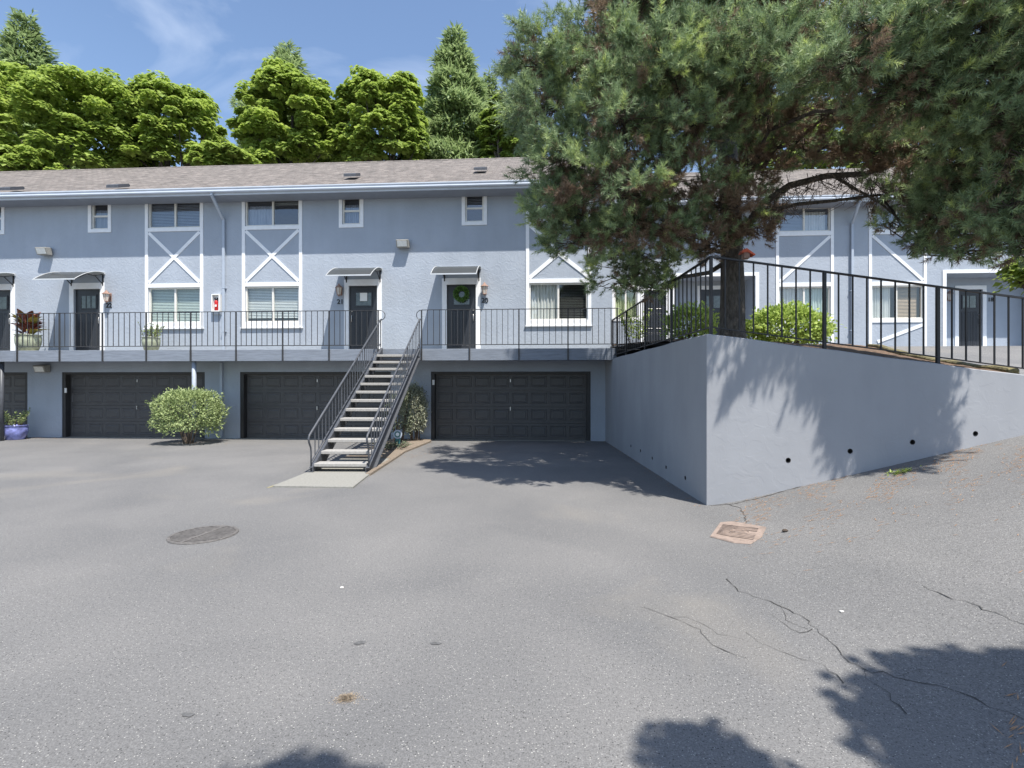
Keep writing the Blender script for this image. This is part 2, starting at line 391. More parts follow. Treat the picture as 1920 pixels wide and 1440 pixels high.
# retaining wall corner points (inner corner at the garage, outer corner, right end)
CN = at_g(1325, 948); CN = np.array([CN[0], CN[1], 0.0])
GW = np.array([X0(1135), 0.0, 0.0])
RE = CN + RV * 9.0
def wt(x): return 2.50 - 0.131 * max(0.0, x - CN[0])       # wall top
PB = 2.85                                                   # the set-back facade
XR = X0(1148)                                               # right end of the front block
FR = 3.04                                                   # floor of the set-back block
def us(x, y):                                               # upper terrace surface
    t = np.clip((y - CN[1]) / (PB - 1.3 - CN[1]), 0, 1)
    return (wt(x) - .10) * (1 - t) + (FR - .02) * t
def wall_x(y): return CN[0] + (GW[0] - CN[0]) * (y - CN[1]) / (0 - CN[1])
# upper pavement (beyond the bed)
v, f = [], []
nu, nv_ = 24, 22
for j in range(nv_ + 1):
    for i in range(nu + 1):
        y = CN[1] + .16 + (PB - .001 - CN[1] - .16) * j / nv_
        x0_ = wall_x(min(y, 0)) + .1 if y < 0 else XR + .02
        x = x0_ + (19 - x0_) * i / nu
        yy = y + (x - CN[0]) * .062 * (1 - j / nv_)
        v.append((x, yy, us(x, yy)))
for j in range(nv_):
    for i in range(nu): f.append((j * (nu + 1) + i, j * (nu + 1) + i + 1, (j + 1) * (nu + 1) + i + 1, (j + 1) * (nu + 1) + i))
o = np_mesh('upper_pavement', v, np.array(f), M['asphalt2'], smooth=True); tag(o, kind='structure')
# garden bed of soil on the terrace, left of the mossy kerb line
K0, K1 = at_d(1900, 700, 8.1), at_d(1655, 645, 15.4)
def kerb_x(y): return K0[0] + (K1[0] - K0[0]) * np.clip((y - K0[1]) / (K1[1] - K0[1]), -.2, 1)
v, f = [], []
nu, nv_ = 40, 40
for j in range(nv_ + 1):
    for i in range(nu + 1):
        y = CN[1] + .15 + (PB - 1.25 - CN[1] - .15) * j / nv_
        xa = wall_x(min(y, 0)) + .14 if y < 0 else XR + .05
        xb = max(kerb_x(y), xa + .5); u = i / nu
        x = xa + (xb - xa) * u
        yy = y + (x - CN[0]) * .062 * (1 - j / nv_)
        edge = min(u, 1 - u, j / nv_ * 1.0 + .02, (1 - j / nv_) * 1.0) * 6
        b = .045 + .16 * min(1, edge) * (0.6 + .4 * math.sin(x * 1.3 + y * .9)) + .02 * math.sin(x * 7 + y * 5)
        v.append((x, yy, us(x, yy) + max(b, .02)))
for j in range(nv_):
    for i in range(nu): f.append((j * (nu + 1) + i, j * (nu + 1) + i + 1, (j + 1) * (nu + 1) + i + 1, (j + 1) * (nu + 1) + i))
o = np_mesh('garden_bed', v, np.array(f), M['soil'], smooth=True); tag(o, kind='structure')
kb = thing('mossy_kerb', 'low mossy kerb between garden bed and upper pavement', 'kerb', (kerb_x(-4), -4, us(kerb_x(-4), -4)))
prev = None
for k in range(15):
    y = CN[1] + .5 + k * .62
    if y > PB - 1.4: break
    x = kerb_x(y); yy = y + (x - CN[0]) * .062 * (1 - k / 15)
    p = np.array([x, yy, us(x, yy) + .05 + .015 * math.sin(k * 2.1)])
    if prev is not None: part('kerb_stone', MB().bar(prev, p - (p - prev) * .04, .16, .2), M['moss'], kb, bevel=.025)
    prev = p
# concrete pad under the stairs and the gritty bed behind it
def gp(px, py, dz=0.0):
    p = at_g(px, py); p[2] = gz(p[0]) + dz; return p
pad = [gp(512, 914), gp(662, 916), gp(697, 888), gp(735, 862), gp(640, 862)]
mb = MB().prism([(p[0], p[1]) for p in pad], 'z', -.05, .035)
tag(part('concrete_pad', mb, M['conc'], bevel=.008), kind='structure')
bed = [gp(640, 862), gp(735, 862), gp(752, 849), gp(806, 829), gp(808, 826.5)]
bed = [(p[0], p[1]) for p in bed] + [(X0(806), -.02), (X0(738), -.02), (X0(738), -2.2)]
tag(part('soil_bed', MB().prism(bed, 'z', -.05, .045), M['grit']), kind='structure')
kb2 = MB()
pts = [gp(690, 892), gp(737, 862), gp(756, 849), gp(806, 829)]
for a, b in zip(pts[:-1], pts[1:]): kb2.bar(a + [0, 0, .01], b + [0, 0, .01], .10, .09)
tag(part('bed_edging', kb2, M['grit'], bevel=.01, loc=tuple(pts[1])), 'thin concrete edging beside the gritty bed by the stairs', 'edging')
a, b = gp(502, 915), gp(578, 889)
tag(part('paint_line', MB().bar(a + [0, 0, .004], b + [0, 0, .004], .05, .006), M['yellow']), kind='structure')
# apron strips of concrete at the garage thresholds
# cracks, traced on the yard surface
def crack(pxs, wd):
    wd *= .55; P = [gp(x, y, .004) for x, y in pxs]; Q = []
    for a, b in zip(P[:-1], P[1:]):
        n = max(2, int(np.linalg.norm(b - a) / .06))
        for k in range(n):
            q = a + (b - a) * k / n; q = q + np.array([rng.normal() * .012, rng.normal() * .012, 0]); q[2] = gz(q[0]) + .005; Q.append(q)
    Q.append(P[-1]); V, F = [], []
    for i, q in enumerate(Q):
        d = Q[min(i + 1, len(Q) - 1)] - Q[max(i - 1, 0)]; s = np.array([-d[1], d[0], 0]); s = s / (np.linalg.norm(s) + 1e-9)
        ww = wd * (0.3 + 1.1 * rng.random() ** 2) * .5
        V += [q + s * ww, q - s * ww]
        if i: F.append((2 * i - 2, 2 * i - 1, 2 * i + 1, 2 * i))
    o = np_mesh('asphalt_crack', V, np.array(F), M['crack']); tag(o, kind='structure')
crack([(1360, 945), (1385, 952), (1398, 968), (1400, 984), (1436, 990)], .03)
crack([(1360, 1085), (1385, 1110), (1450, 1130), (1500, 1155), (1528, 1180), (1560, 1205), (1590, 1240), (1612, 1255), (1680, 1270), (1760, 1288), (1830, 1310), (1920, 1350)], .016)
crack([(1200, 1138), (1260, 1158), (1310, 1180), (1340, 1212), (1400, 1235)], .012)
crack([(1395, 1185), (1440, 1215), (1500, 1233), (1545, 1245), (1582, 1282)], .010)
crack([(1528, 1180), (1500, 1190), (1470, 1172), (1440, 1150)], .009)
crack([(1612, 1255), (1630, 1275), (1665, 1300), (1700, 1340)], .011)
crack([(1450, 1130), (1470, 1145), (1480, 1165), (1515, 1180)], .008)
crack([(1680, 1270), (1720, 1255), (1790, 1270)], .008)
crack([(1260, 1158), (1300, 1160), (1345, 1190), (1395, 1200)], .008)
crack([(1725, 1100), (1790, 1125), (1850, 1143), (1925, 1172)], .016)
crack([(1328, 948), (1380, 944), (1440, 930), (1500, 912), (1560, 898), (1612, 884), (1660, 870), (1710, 856), (1770, 845), (1825, 834)], .035)

# retaining wall: one L of render with weep holes cut through the face
rw = thing('retaining_wall', 'long grey rendered retaining wall with weep holes along the driveway', 'retaining wall', CN)
nL = np.array([C, S, 0]); nR = np.array([-S, C, 0])
TK = .2
def wall_mesh():
    bm = bmesh.new()
    n = 14
    inner_c = CN + np.array([TK, TK, 0])
    path = [(GW + np.array([0, -.002, 0]), GW + np.array([TK, -.002, 0]))] 
    for k in range(1, n): 
        p = GW + (CN - GW) * k / n; path.append((p, p + np.array([TK, 0, 0])))
    path.append((CN, inner_c))
    for k in range(1, n + 1):
        p = CN + (RE - CN) * k / n; path.append((p, p + nR * TK))
    rows = []
    for a, b in path:
        t = wt(a[0]) + .006 * math.sin(a[0] * 5 + a[1] * 3); zb = -.3
        rows.append([bm.verts.new((a[0], a[1], zb)), bm.verts.new((a[0], a[1], t - .012)), bm.verts.new((a[0] + (b[0] - a[0]) * .08, a[1] + (b[1] - a[1]) * .08, t)), bm.verts.new((b[0], b[1], t)), bm.verts.new((b[0], b[1], zb))])
    for r0, r1 in zip(rows[:-1], rows[1:]):
        for k in range(5): bm.faces.new((r0[k], r0[(k + 1) % 5], r1[(k + 1) % 5], r1[k]))
    bm.faces.new(rows[0]); bm.faces.new(rows[-1][::-1])
    bmesh.ops.recalc_face_normals(bm, faces=bm.faces)
    me = bpy.data.meshes.new('wall_body'); bm.to_mesh(me); bm.free(); return me
wme = wall_mesh()
holes = [(1478, 863, 1), (1594, 846, 1), (1711, 829, 1), (1829, 813, 1), (1285, 896, 0), (1249, 876, 0), (1223, 859, 0), (1201, 845, 0), (1183, 836, 0)]
tmp = bpy.data.objects.new('tmp', wme); COL.objects.link(tmp)
cm = MB(); hp = []
for px, py, right in holes:
    d = ray(px, py)
    p0, nrm = (CN, -nR) if right else (CN, np.array([-1, (GW - CN)[0] / (GW - CN)[1], 0.0]))
    nrm = nrm / np.linalg.norm(nrm)
    t = np.dot(p0 - CAM, nrm) / np.dot(d, nrm); q = CAM + d * t
    hp.append((q, nrm, .038 if right else .035))
    cm.tube([q + nrm * .05, q - nrm * .14], hp[-1][2], 14)
cme = bpy.data.meshes.new('cut'); cme.from_pydata(cm.v, [], cm.f)
bm = bmesh.new(); bm.from_mesh(cme); bmesh.ops.recalc_face_normals(bm, faces=bm.faces); bm.to_mesh(cme); bm.free()
cut = bpy.data.objects.new('cut', cme); COL.objects.link(cut)
md = tmp.modifiers.new('b', 'BOOLEAN'); md.operation = 'DIFFERENCE'; md.object = cut; md.solver = 'EXACT'
dg = bpy.context.evaluated_depsgraph_get()
wm2 = bpy.data.meshes.new_from_object(tmp.evaluated_get(dg)); wm2.name = 'wall_body'
bpy.data.objects.remove(tmp); bpy.data.objects.remove(cut)
wm2.transform(Matrix.Translation(-Vector(CN))); wm2.materials.clear()
link_mesh('wall_body', wm2, M['ret'], rw)
for q, nrm, r in hp:
    # a short dark pipe lining each hole
    mb = MB(); n = 14; a = np.cross(nrm, UP); a /= np.linalg.norm(a)
    ring = lambda rr, dd: [q + nrm * dd + (a * math.cos(2 * math.pi * k / n) + UP * math.sin(2 * math.pi * k / n)) * rr for k in range(n)]
    vs = ring(r * .98, .003) + ring(r * .86, .003) + ring(r * .86, -.13)
    fs = [(i, (i + 1) % n, n + (i + 1) % n, n + i) for i in range(n)] + [(n + i, n + (i + 1) % n, 2 * n + (i + 1) % n, 2 * n + i) for i in range(n)] + [tuple(range(2 * n, 3 * n))]
    part('weep_pipe', mb.add(vs, fs), M['gframe'], rw)

# ------------------------------------------------------------------ townhouses
def wall_sheet(x0, x1, z0, z1, y, ops, rev=.14):
    """front wall at y with real openings and their reveals (x0,x1,z0,z1[,depth])"""
    xs_ = sorted({x0, x1, *[o[0] for o in ops], *[o[1] for o in ops]}); zs_ = sorted({z0, z1, *[o[2] for o in ops], *[o[3] for o in ops]})
    mb = MB()
    for i in range(len(xs_) - 1):
        for j in range(len(zs_) - 1):
            cx, cz = (xs_[i] + xs_[i + 1]) / 2, (zs_[j] + zs_[j + 1]) / 2
            if any(o[0] < cx < o[1] and o[2] < cz < o[3] for o in ops): continue
            mb.add([(xs_[i], y, zs_[j]), (xs_[i + 1], y, zs_[j]), (xs_[i + 1], y, zs_[j + 1]), (xs_[i], y, zs_[j + 1])], [(0, 1, 2, 3)])
    for o in ops:
        d = o[4] if len(o) > 4 else rev; a, b, c_, e = o[:4]
        mb.add([(a, y, c_), (a, y, e), (b, y, e), (b, y, c_), (a, y + d, c_), (a, y + d, e), (b, y + d, e), (b, y + d, c_)],
               [(0, 1, 5, 4), (1, 2, 6, 5), (2, 3, 7, 6), (3, 0, 4, 7)])
    return mb
def slats(x0, x1, z0, z1, y, pitch=.05, tilt=.5, depth=.045):
    mb = MB(); n = int((z1 - z0) / pitch)
    for k in range(n):
        z = z0 + (k + .5) * pitch; dz = depth * .5 * math.sin(tilt); dy = depth * .5 * math.cos(tilt)
        mb.add([(x0, y - dy, z - dz), (x1, y - dy, z - dz), (x1, y + dy, z + dz), (x0, y + dy, z + dz)], [(0, 1, 2, 3)])
    mb.box(x0, x1, y - .02, y + .02, z1 - .03, z1)
    return mb
def drape(x0, x1, z0, z1, y, waves=9, amp=.025):
    mb = MB(); n = waves * 6
    for i in range(n + 1):
        x = x0 + (x1 - x0) * i / n; yy = y + amp * math.sin(i / 6 * 2 * math.pi) + amp * .4 * math.sin(i * .7)
        mb.v += [(x, yy, z0), (x, yy, z1)]
        if i: mb.f.append((2 * i - 2, 2 * i, 2 * i + 1, 2 * i - 1))
    return mb
def window(par, x0, x1, z0, z1, y, kind='slider', cover=(), gm='glass', fr=.045):
    """vinyl frame in an opening, with panes and blinds as sub-parts; y is the wall face"""
    f = MB(); ya, yb = y + .03, y + .10
    f.box(x0, x1, ya, yb, z0, z0 + fr).box(x0, x1, ya, yb, z1 - fr, z1).box(x0, x0 + fr, ya, yb, z0 + fr, z1 - fr).box(x1 - fr, x1, ya, yb, z0 + fr, z1 - fr)
    xm, zm = (x0 + x1) / 2, z0 + (z1 - z0) * .49
    if kind == 'slider': f.box(xm - .028, xm + .028, ya + .012, yb - .003, z0 + fr, z1 - fr)
    else: f.box(x0 + fr, x1 - fr, ya + .012, yb - .003, zm - .028, zm + .028)
    w_ = part('window', f, M['vinyl'], par)
    if kind == 'slider': ps = [(x0 + fr, xm - .028, z0 + fr, z1 - fr), (xm + .028, x1 - fr, z0 + fr, z1 - fr)]
    else: ps = [(x0 + fr, x1 - fr, z0 + fr, zm - .028), (x0 + fr, x1 - fr, zm + .028, z1 - fr)]
    for i, (a, b, c_, e) in enumerate(ps):
        yp = y + (.06 if i == 0 else .075)
        part('pane', MB().add([(a - .004, yp, c_ - .004), (b + .004, yp, c_ - .004), (b + .004, yp, e + .004), (a - .004, yp, e + .004)], [(0, 1, 2, 3)]), M[gm], w_, recalc=False)
    for cv in cover:
        t, m, a, b, c_, e = cv[:6]                 # fractions of the opening
        xa, xb = x0 + (x1 - x0) * a, x0 + (x1 - x0) * b; za, zb = z0 + (z1 - z0) * c_, z0 + (z1 - z0) * e
        if t == 'blind': part('blind', slats(xa + .02, xb - .02, za, zb, y + .16, tilt=cv[6] if len(cv) > 6 else .9), M[m], w_)
        else: part('curtain', drape(xa, xb, za, zb, y + .18), M[m], w_)
    return w_
def board(par, x0, x1, z0, z1, y, t=.025, m='white'):
    return part('trim_board', MB().box(x0, x1, y - t, y, z0, z1), M[m], par, bevel=.003)
def diag(par, p, q, wd, y, t=.022):
    (xa, za), (xb, zb) = p, q; d = np.array([xb - xa, zb - za]); d /= np.linalg.norm(d); n = np.array([-d[1], d[0]]) * wd / 2
    poly = [(xa + n[0], za + n[1]), (xb + n[0], zb + n[1]), (xb - n[0], zb - n[1]), (xa - n[0], za - n[1])]
    return part('trim_board', MB().prism(poly, 'y', y - t, y - .001), M['white'], par)
def raised_panel(w_, h, d=.012):
    """moulded rectangle, centred at the origin, facing -y"""
    def rect(a, y): return [(-w_ / 2 + a, y, -h / 2 + a), (w_ / 2 - a, y, -h / 2 + a), (w_ / 2 - a, y, h / 2 - a), (-w_ / 2 + a, y, h / 2 - a)]
    vs = rect(0, 0) + rect(.012, -d) + rect(.026, -d) + rect(.045, -.002) + rect(.075, -d * .9)
    fs = [(4 * r + k, 4 * r + (k + 1) % 4, 4 * r + 4 + (k + 1) % 4, 4 * r + 4 + k) for r in range(4) for k in range(4)] + [(16, 17, 18, 19)]
    me = bpy.data.meshes.new('panel'); me.from_pydata(vs, [], fs)
    bm = bmesh.new(); bm.from_mesh(me); bmesh.ops.recalc_face_normals(bm, faces=bm.faces); bm.to_mesh(me); bm.free()
    return me
def garage_door(par, x0, x1, z1, y, cols=8, rows=4):
    """sectional door in an opening; x0..x1 is the clear opening"""
    jw = .11
    fr = MB().box(x0, x0 + jw, y + .02, y + .20, 0, z1).box(x1 - jw, x1, y + .02, y + .20, 0, z1).box(x0 + jw, x1 - jw, y + .02, y + .20, z1 - .075, z1)
    part('garage_frame', fr, M['gframe'], par)
    a, b, top = x0 + jw, x1 - jw, z1 - .06
    d = MB(); h = (top - .015) / rows
    for r in range(rows): d.box(a + .004, b - .004, y + .20, y + .24, .015 + r * h, .015 + (r + 1) * h - .008)
    gd = part('garage_door', d, M['garage'], par, loc=((a + b) / 2, y + .2, 0))
    pw = (b - a) / cols; me = raised_panel(pw * .84, h * .66); me.materials.append(M['garage'])
    base = wloc(gd)
    for r in range(rows):
        for c_ in range(cols):
            o = bpy.data.objects.new('panel', me); COL.objects.link(o); o.parent = gd
            o.location = Vector((a + (c_ + .5) * pw, y + .199, .015 + (r + .5) * h)) - base
    part('lock_handle', MB().box((a + b) / 2 - .012, (a + b) / 2 + .012, y + .16, y + .198, .93, 1.05), M['steelgrey'], gd)
    part('latch_plate', MB().box((a + b) / 2 - .015, (a + b) / 2 + .015, y + .18, y + .198, top - .27, top - .18), M['steelgrey'], gd)
    part('threshold', MB().box(x0 - .02, x1 + .02, y - .06, y + .28, -.03, .014), M['conc'], par)
    return gd
def entry_door(par, x0, x1, z0, z1, y, lite=True, handle_right=True, lites=1):
    """panelled front door: slab with lite above and tall raised panels below"""
    w_ = x1 - x0; h = z1 - z0; d = MB().box(x0, x1, y, y + .045, z0, z1)
    door = part('door', d, M['door'], par, loc=((x0 + x1) / 2, y, z0)); base = wloc(door)
    zl0, zl1 = z0 + h * .70, z0 + h * .90
    if lite:
        fr = MB().box(x0 + w_ * .18, x1 - w_ * .18, y - .02, y - .001, zl0 - .04, zl0).box(x0 + w_ * .18, x1 - w_ * .18, y - .02, y - .001, zl1, zl1 + .04)
        fr.box(x0 + w_ * .18, x0 + w_ * .22, y - .02, y - .001, zl0, zl1).box(x1 - w_ * .22, x1 - w_ * .18, y - .02, y - .001, zl0, zl1)
        for k in range(1, lites): fr.box(x0 + w_ * (.22 + .56 * k / lites) - .01, x0 + w_ * (.22 + .56 * k / lites) + .01, y - .018, y - .001, zl0, zl1)
        part('lite_frame', fr, M['door'], door)
        part('lite_pane', MB().box(x0 + w_ * .22, x1 - w_ * .22, y - .008, y - .002, zl0, zl1), M['doorglass'], door)
        rows = [(z0 + .10, z0 + h * .63)]
    else: rows = [(z0 + .1, z0 + h * .28), (z0 + h * .34, z0 + h * .62), (z0 + h * .68, z1 - .12)]
    nc = 3 if lite else 2
    for za, zb in rows:
        pw = w_ * .72 / nc; me = raised_panel(pw * .84, zb - za, .012); me.materials.append(M['door'])
        for k in range(nc):
            o = bpy.data.objects.new('panel', me); COL.objects.link(o); o.parent = door
            o.location = Vector((x0 + w_ * .14 + pw * (k + .5), y - .001, (za + zb) / 2)) - base
    hx = x1 - .07 if handle_right else x0 + .07
    hd = MB().tube([(hx, y - .005, z0 + 1.12), (hx, y - .045, z0 + 1.1), (hx, y - .045, z0 + .93), (hx, y - .005, z0 + .9)], .011, 8)
    hd.tube([(hx, y - .002, z0 + 1.25), (hx, y - .03, z0 + 1.25)], .03, 12)
    part('handle', hd, M['steelgrey'], door, smooth=True)
    return door
M['doorglass'] = mat('door_lite_glass', (.06, .075, .07), .08, .5, 8, spec=.8)

ZT = 7.70; GH = 2.16; DZ = 2.83                      # wall top, garage head, door sill
pz = lambda py: Z0(510, py)
ZP = dict(top=pz(365.5), u1=pz(372.5), u0=pz(423.5), m0=pz(430.5), h1=pz(529.5), h0=pz(537), l0=pz(604), bot=pz(613.5))
hx0 = -34.0
house = thing('townhouse', 'grey-blue two-storey townhouse row above the dark garages', 'townhouse', (hx0 / 2, 0, 0))
panels = [(X0(272.5), X0(381.5)), (X0(454), X0(567)), (X0(986), X0(1108.5))]
pw_ = np.mean([b - a for a, b in panels[:2]])
smalls = [(-9, 31), (166.5, 208), (636, 681.5), (866, 913)]
doorpx = [(-30, 23), (139.5, 187.5), (654.5, 707), (837.5, 892.5)]
garpx = [(-225, 51.5), (116, 384), (450, 733), (808, 1107.5)]
tw = .105
ops = []; WIN = []
for a, b in panels:
    ops += [(a + tw, b - tw, ZP['u0'], ZP['u1']), (a + tw, b - tw, ZP['l0'], ZP['h0'])]
sz0, sz1 = Z0(658, 420.5), Z0(658, 368)
sw = []
for a, b in smalls:
    xc = X0((a + b) / 2) if a > 0 else X0(-12); hw = .29
    sw.append(xc); ops.append((xc - hw, xc + hw, sz0, sz1))
DT = Z0(865, 533.5)
doors = []
for a, b in doorpx:
    xa, xb = X0(a), X0(b); xc = (xa + xb) / 2; xa, xb = xc - .46, xc + .46
    doors.append((xa, xb)); ops.append((xa, xb, DZ, DT, .10))
gars = []
for a, b in garpx:
    xa, xb = X0(a), X0(b); gars.append((xa, xb)); ops.append((xa, xb, 0, GH, .22))
part('wall', wall_sheet(hx0, XR, -.1, ZT, 0, ops), M['stucco'], house)
part('end_wall', MB().box(XR - .12, XR, .003, 10, -.1, ZT).box(hx0, hx0 + .12, .003, 10, -.1, ZT).box(hx0 + .12, XR - .12, 9.9, 10, -.1, ZT), M['stucco'], house)
part('interior_wall', MB().box(hx0 + .13, XR - .13, 2.2, 2.3, -.1, ZT).box(hx0 + .13, XR - .13, .15, 2.2, 2.45, 2.55).box(hx0 + .13, XR - .13, .15, 2.2, 5.3, 5.4).box(hx0 + .13, XR - .13, .15, 9.9, ZT - .02, ZT), M['room'], house)
for (a, b), (lo, up) in zip(panels, [
        ([('blind', 'blind_g', 0, 1, 0, 1, 1.0)], [('blind', 'blind_b', 0, 1, 0, 1, .9)]),
        ([('blind', 'blind', 0, 1, .13, 1, 1.0)], [('curtain', 'blind_b', 0, .5, 0, .8), ('blind', 'blind', .5, 1, .8, 1)]),
        ([('curtain', 'curtain', 0, .5, 0, 1), ('blind', 'blind', .5, 1, 0, 1, .25)], [('blind', 'blind_b', 0, 1, 0, 1, .9)])]):
    Z = ZP
    board(house, a, a + tw, Z['bot'], Z['top'], 0); board(house, b - tw, b, Z['bot'], Z['top'], 0)
    for z0_, z1_ in ((Z['u1'], Z['top']), (Z['m0'], Z['u0']), (Z['h0'], Z['h1']), (Z['bot'], Z['l0'])): board(house, a + tw, b - tw, z0_, z1_, 0, .027)
    part('window_sill', MB().box(a - .03, b + .03, -.06, -.001, Z['bot'] - .04, Z['bot'] - .001), M['white'], house)
    xa, xb = a + tw + .02, b - tw - .02; zc0, zc1 = Z['h1'] + .035, Z['m0'] - .035
    xm, zm = (xa + xb) / 2, (zc0 + zc1) / 2
    diag(house, (xa, zc1), (xb, zc0), .10, 0, .020) if a < 0 else None
    if a < 0:
        diag(house, (xa, zc0), (xm - .03, zm - .03), .10, 0, .022); diag(house, (xm + .03, zm + .03), (xb, zc1), .10, 0, .022)
    else:                                              # the right bay has a gable over the window and one brace above
        zg = Z0(1047, 474)
        diag(house, (xa - .02, zc0), (xm + .03, zg), .12, 0, .020); diag(house, (xm - .03, zg + .01), (b - .05, zc0), .12, 0, .023)
        diag(house, (xa, zc1), (xm - .05, zg + .12), .10, 0, .02)
    window(house, a + tw, b - tw, Z['l0'], Z['h0'], 0, 'slider', lo); window(house, a + tw, b - tw, Z['u0'], Z['u1'], 0, 'slider', up, 'glass_up')
for i, xc in enumerate(sw):
    hw = .29; t = .11
    board(house, xc - hw - t, xc - hw, sz0 - t, sz1 + t, 0); board(house, xc + hw, xc + hw + t, sz0 - t, sz1 + t, 0)
    board(house, xc - hw, xc + hw, sz0 - t, sz0, 0, .027); board(house, xc - hw, xc + hw, sz1, sz1 + t, 0, .027)
    window(house, xc - hw, xc + hw, sz0, sz1, 0, 'hung', [('blind', 'blind_b', 0, 1, .55, 1, .8)] if i == 3 else [('curtain', 'blind_b', 0, 1, .05, .75)], 'glass_up')
for i, (xa, xb) in enumerate(doors):
    t = .15
    board(house, xa - t, xa, DZ, DT + .20, 0); board(house, xb, xb + t, DZ, DT + .20, 0); board(house, xa, xb, DT, DT + .20, 0, .03)
    entry_door(house, xa + .01, xb - .01, DZ + .02, DT - .01, .06, True, i != 2, 3 if i == 1 else 1)
    part('door_sill', MB().box(xa, xb, -.05, .1, DZ - .03, DZ + .018), M['alu'], house)
for xa, xb in gars: garage_door(house, xa, xb, GH, 0)
# roof
def roof(par, x0, x1, y0, z0, yr, yb, pitch):
    zr = z0 + (yr - y0) * pitch; t = .03
    ang = math.atan(pitch); Ls = math.hypot(yr - y0, zr - z0)
    # the front slope is its own object so that the shingle pattern lies in its plane
    me = bpy.data.meshes.new('roof_slope')
    me.from_pydata([(x0, 0, 0), (x1, 0, 0), (x1, Ls, 0), (x0, Ls, 0), (x0, 0, -t), (x1, 0, -t), (x1, Ls, -t), (x0, Ls, -t)], [],
                   [(0, 1, 2, 3), (7, 6, 5, 4), (4, 5, 1, 0), (5, 6, 2, 1), (7, 4, 0, 3)])
    o = link_mesh('roof_slope', me, M['roof'], par); o.location = Vector((0, y0, z0)) - wloc(par); o.rotation_euler = (ang, 0, 0)
    me2 = bpy.data.meshes.new('roof_slope_back'); zb = zr - (yb - yr) * pitch
    me2.from_pydata([(x0, yr, zr), (x1, yr, zr), (x1, yb, zb), (x0, yb, zb), (x0, yr, zr - t), (x1, yr, zr - t), (x1, yb, zb - t), (x0, yb, zb - t)], [], [(0, 3, 2, 1), (4, 5, 6, 7), (0, 1, 5, 4), (3, 7, 6, 2)])
    b = link_mesh('roof_slope', me2, M['roof'], par); b.location = -wloc(par)
    rc = MB()
    n = int((x1 - x0) / .3)
    for k in range(n):
        a = x0 + k * .3
        rc.add([(a, yr - .14, zr - .14 * pitch + .012), (a + .31, yr - .14, zr - .14 * pitch + .008), (a + .31, yr, zr + .024), (a, yr, zr + .028), (a + .31, yr + .14, zr - .14 * pitch + .008), (a, yr + .14, zr - .14 * pitch + .012)], [(0, 1, 2, 3), (3, 2, 4, 5)])
    part('ridge_cap', rc, M['roof'], par)
    # gable triangles
    part('gable_wall', MB().prism([(0.05 + y0 + .6, z0 - .06), (yb - .6, z0 - .06), (yr, zr - .12)], 'x', x1 - .45, x1 - .35), M['stucco'], par)
    return lambda x, s: (x, y0 + s * math.cos(ang), z0 + s * math.sin(ang)), ang, Ls
ZE = 7.84
rp_, ang, Ls = roof(house, hx0 - .3, XR + .28, -.62, ZE, 5.0, 10.6, .57)
def gutter(par, x0, x1, y, zt):
    prof = [(y + .12, zt), (y + .12, zt - .125), (y + .03, zt - .14), (y + .012, zt - .11), (y + .02, zt - .06), (y, zt - .03), (y, zt), (y + .008, zt), (y + .008, zt - .02), (y + .03, zt - .055), (y + .03, zt - .10), (y + .11, zt - .11), (y + .11, zt)]
    part('gutter', MB().prism(prof, 'x', x0, x1), M['gutter'], par)
    part('fascia', MB().box(x0, x1, y + .121, y + .15, zt - .2, zt - .012), M['gutter'], par)
gutter(house, hx0 - .3, XR + .28, -.74, ZE + .015)
part('soffit', MB().box(hx0 - .3, XR + .25, -.59, -.001, ZT - .055, ZT - .03), M['soffit'], house)
def downspout(par, px0, px1, y, z0, zt, ov, off=.06):
    x0_, x1_ = X0(px0, y - ov), X0(px1, y)
    pts = [(x0_, y - ov, zt - .1), (x0_, y - ov, zt - .2), (x1_, y - off, zt - .78), (x1_, y - off, zt - .9), (x1_, y - off, z0)]
    mb = MB()
    for a, b in zip(pts[:-1], pts[1:]): mb.bar(a, b, .085, .065, (0, 1, .001))
    part('downspout', mb, M['gutter_grey'], par, bevel=.006)
    for z in (z0 + .6, z0 + 2.0): part('downspout_strap', MB().box(x1_ - .07, x1_ + .07, y - off - .038, y - .001, z, z + .03), M['gutter_grey'], par)
downspout(house, 397, 421.5, 0, 2.85, ZE, .66)
part('downspout', MB().box(X0(417) - .04, X0(417) + .04, -.09, -.012, .06, 2.44), M['gutter_grey'], house)
# roof vents
me = None
for px, py in ((21, 347), (221, 341), (660, 328), (901, 322)):
    best = min(np.arange(.3, 5.5, .02), key=lambda s: abs((lambda q: 720 - FPX * np.dot(q - CAM, UP) / np.dot(q - CAM, FV) - py)(np.array(rp_(0, s)))))
    y = rp_(0, best)[1]; zc = rp_(0, best)[2]; x = at_y(px, py, y)[0]
    if me is None:
        mb = MB().prism([(-.2, -.02), (.25, .24), (.27, .27), (-.19, .13), (-.2, .10)], 'x', -.18, .18).box(-.25, .25, -.3, .34, -.16, -.12)
        me = bpy.data.meshes.new('roof_vent'); mb2 = MB().prism([(-.22, .015), (-.22, .10), (-.19, .13), (.20, .30), (.26, .27), (.22, .20)], 'x', -.2, .2)
        me.from_pydata(mb2.v, [], mb2.f); me.materials.append(M['steel'])
    o = bpy.data.objects.new('roof_vent', me); COL.objects.link(o); o.parent = house; o.location = Vector((x, y, zc - .02)) - wloc(house)

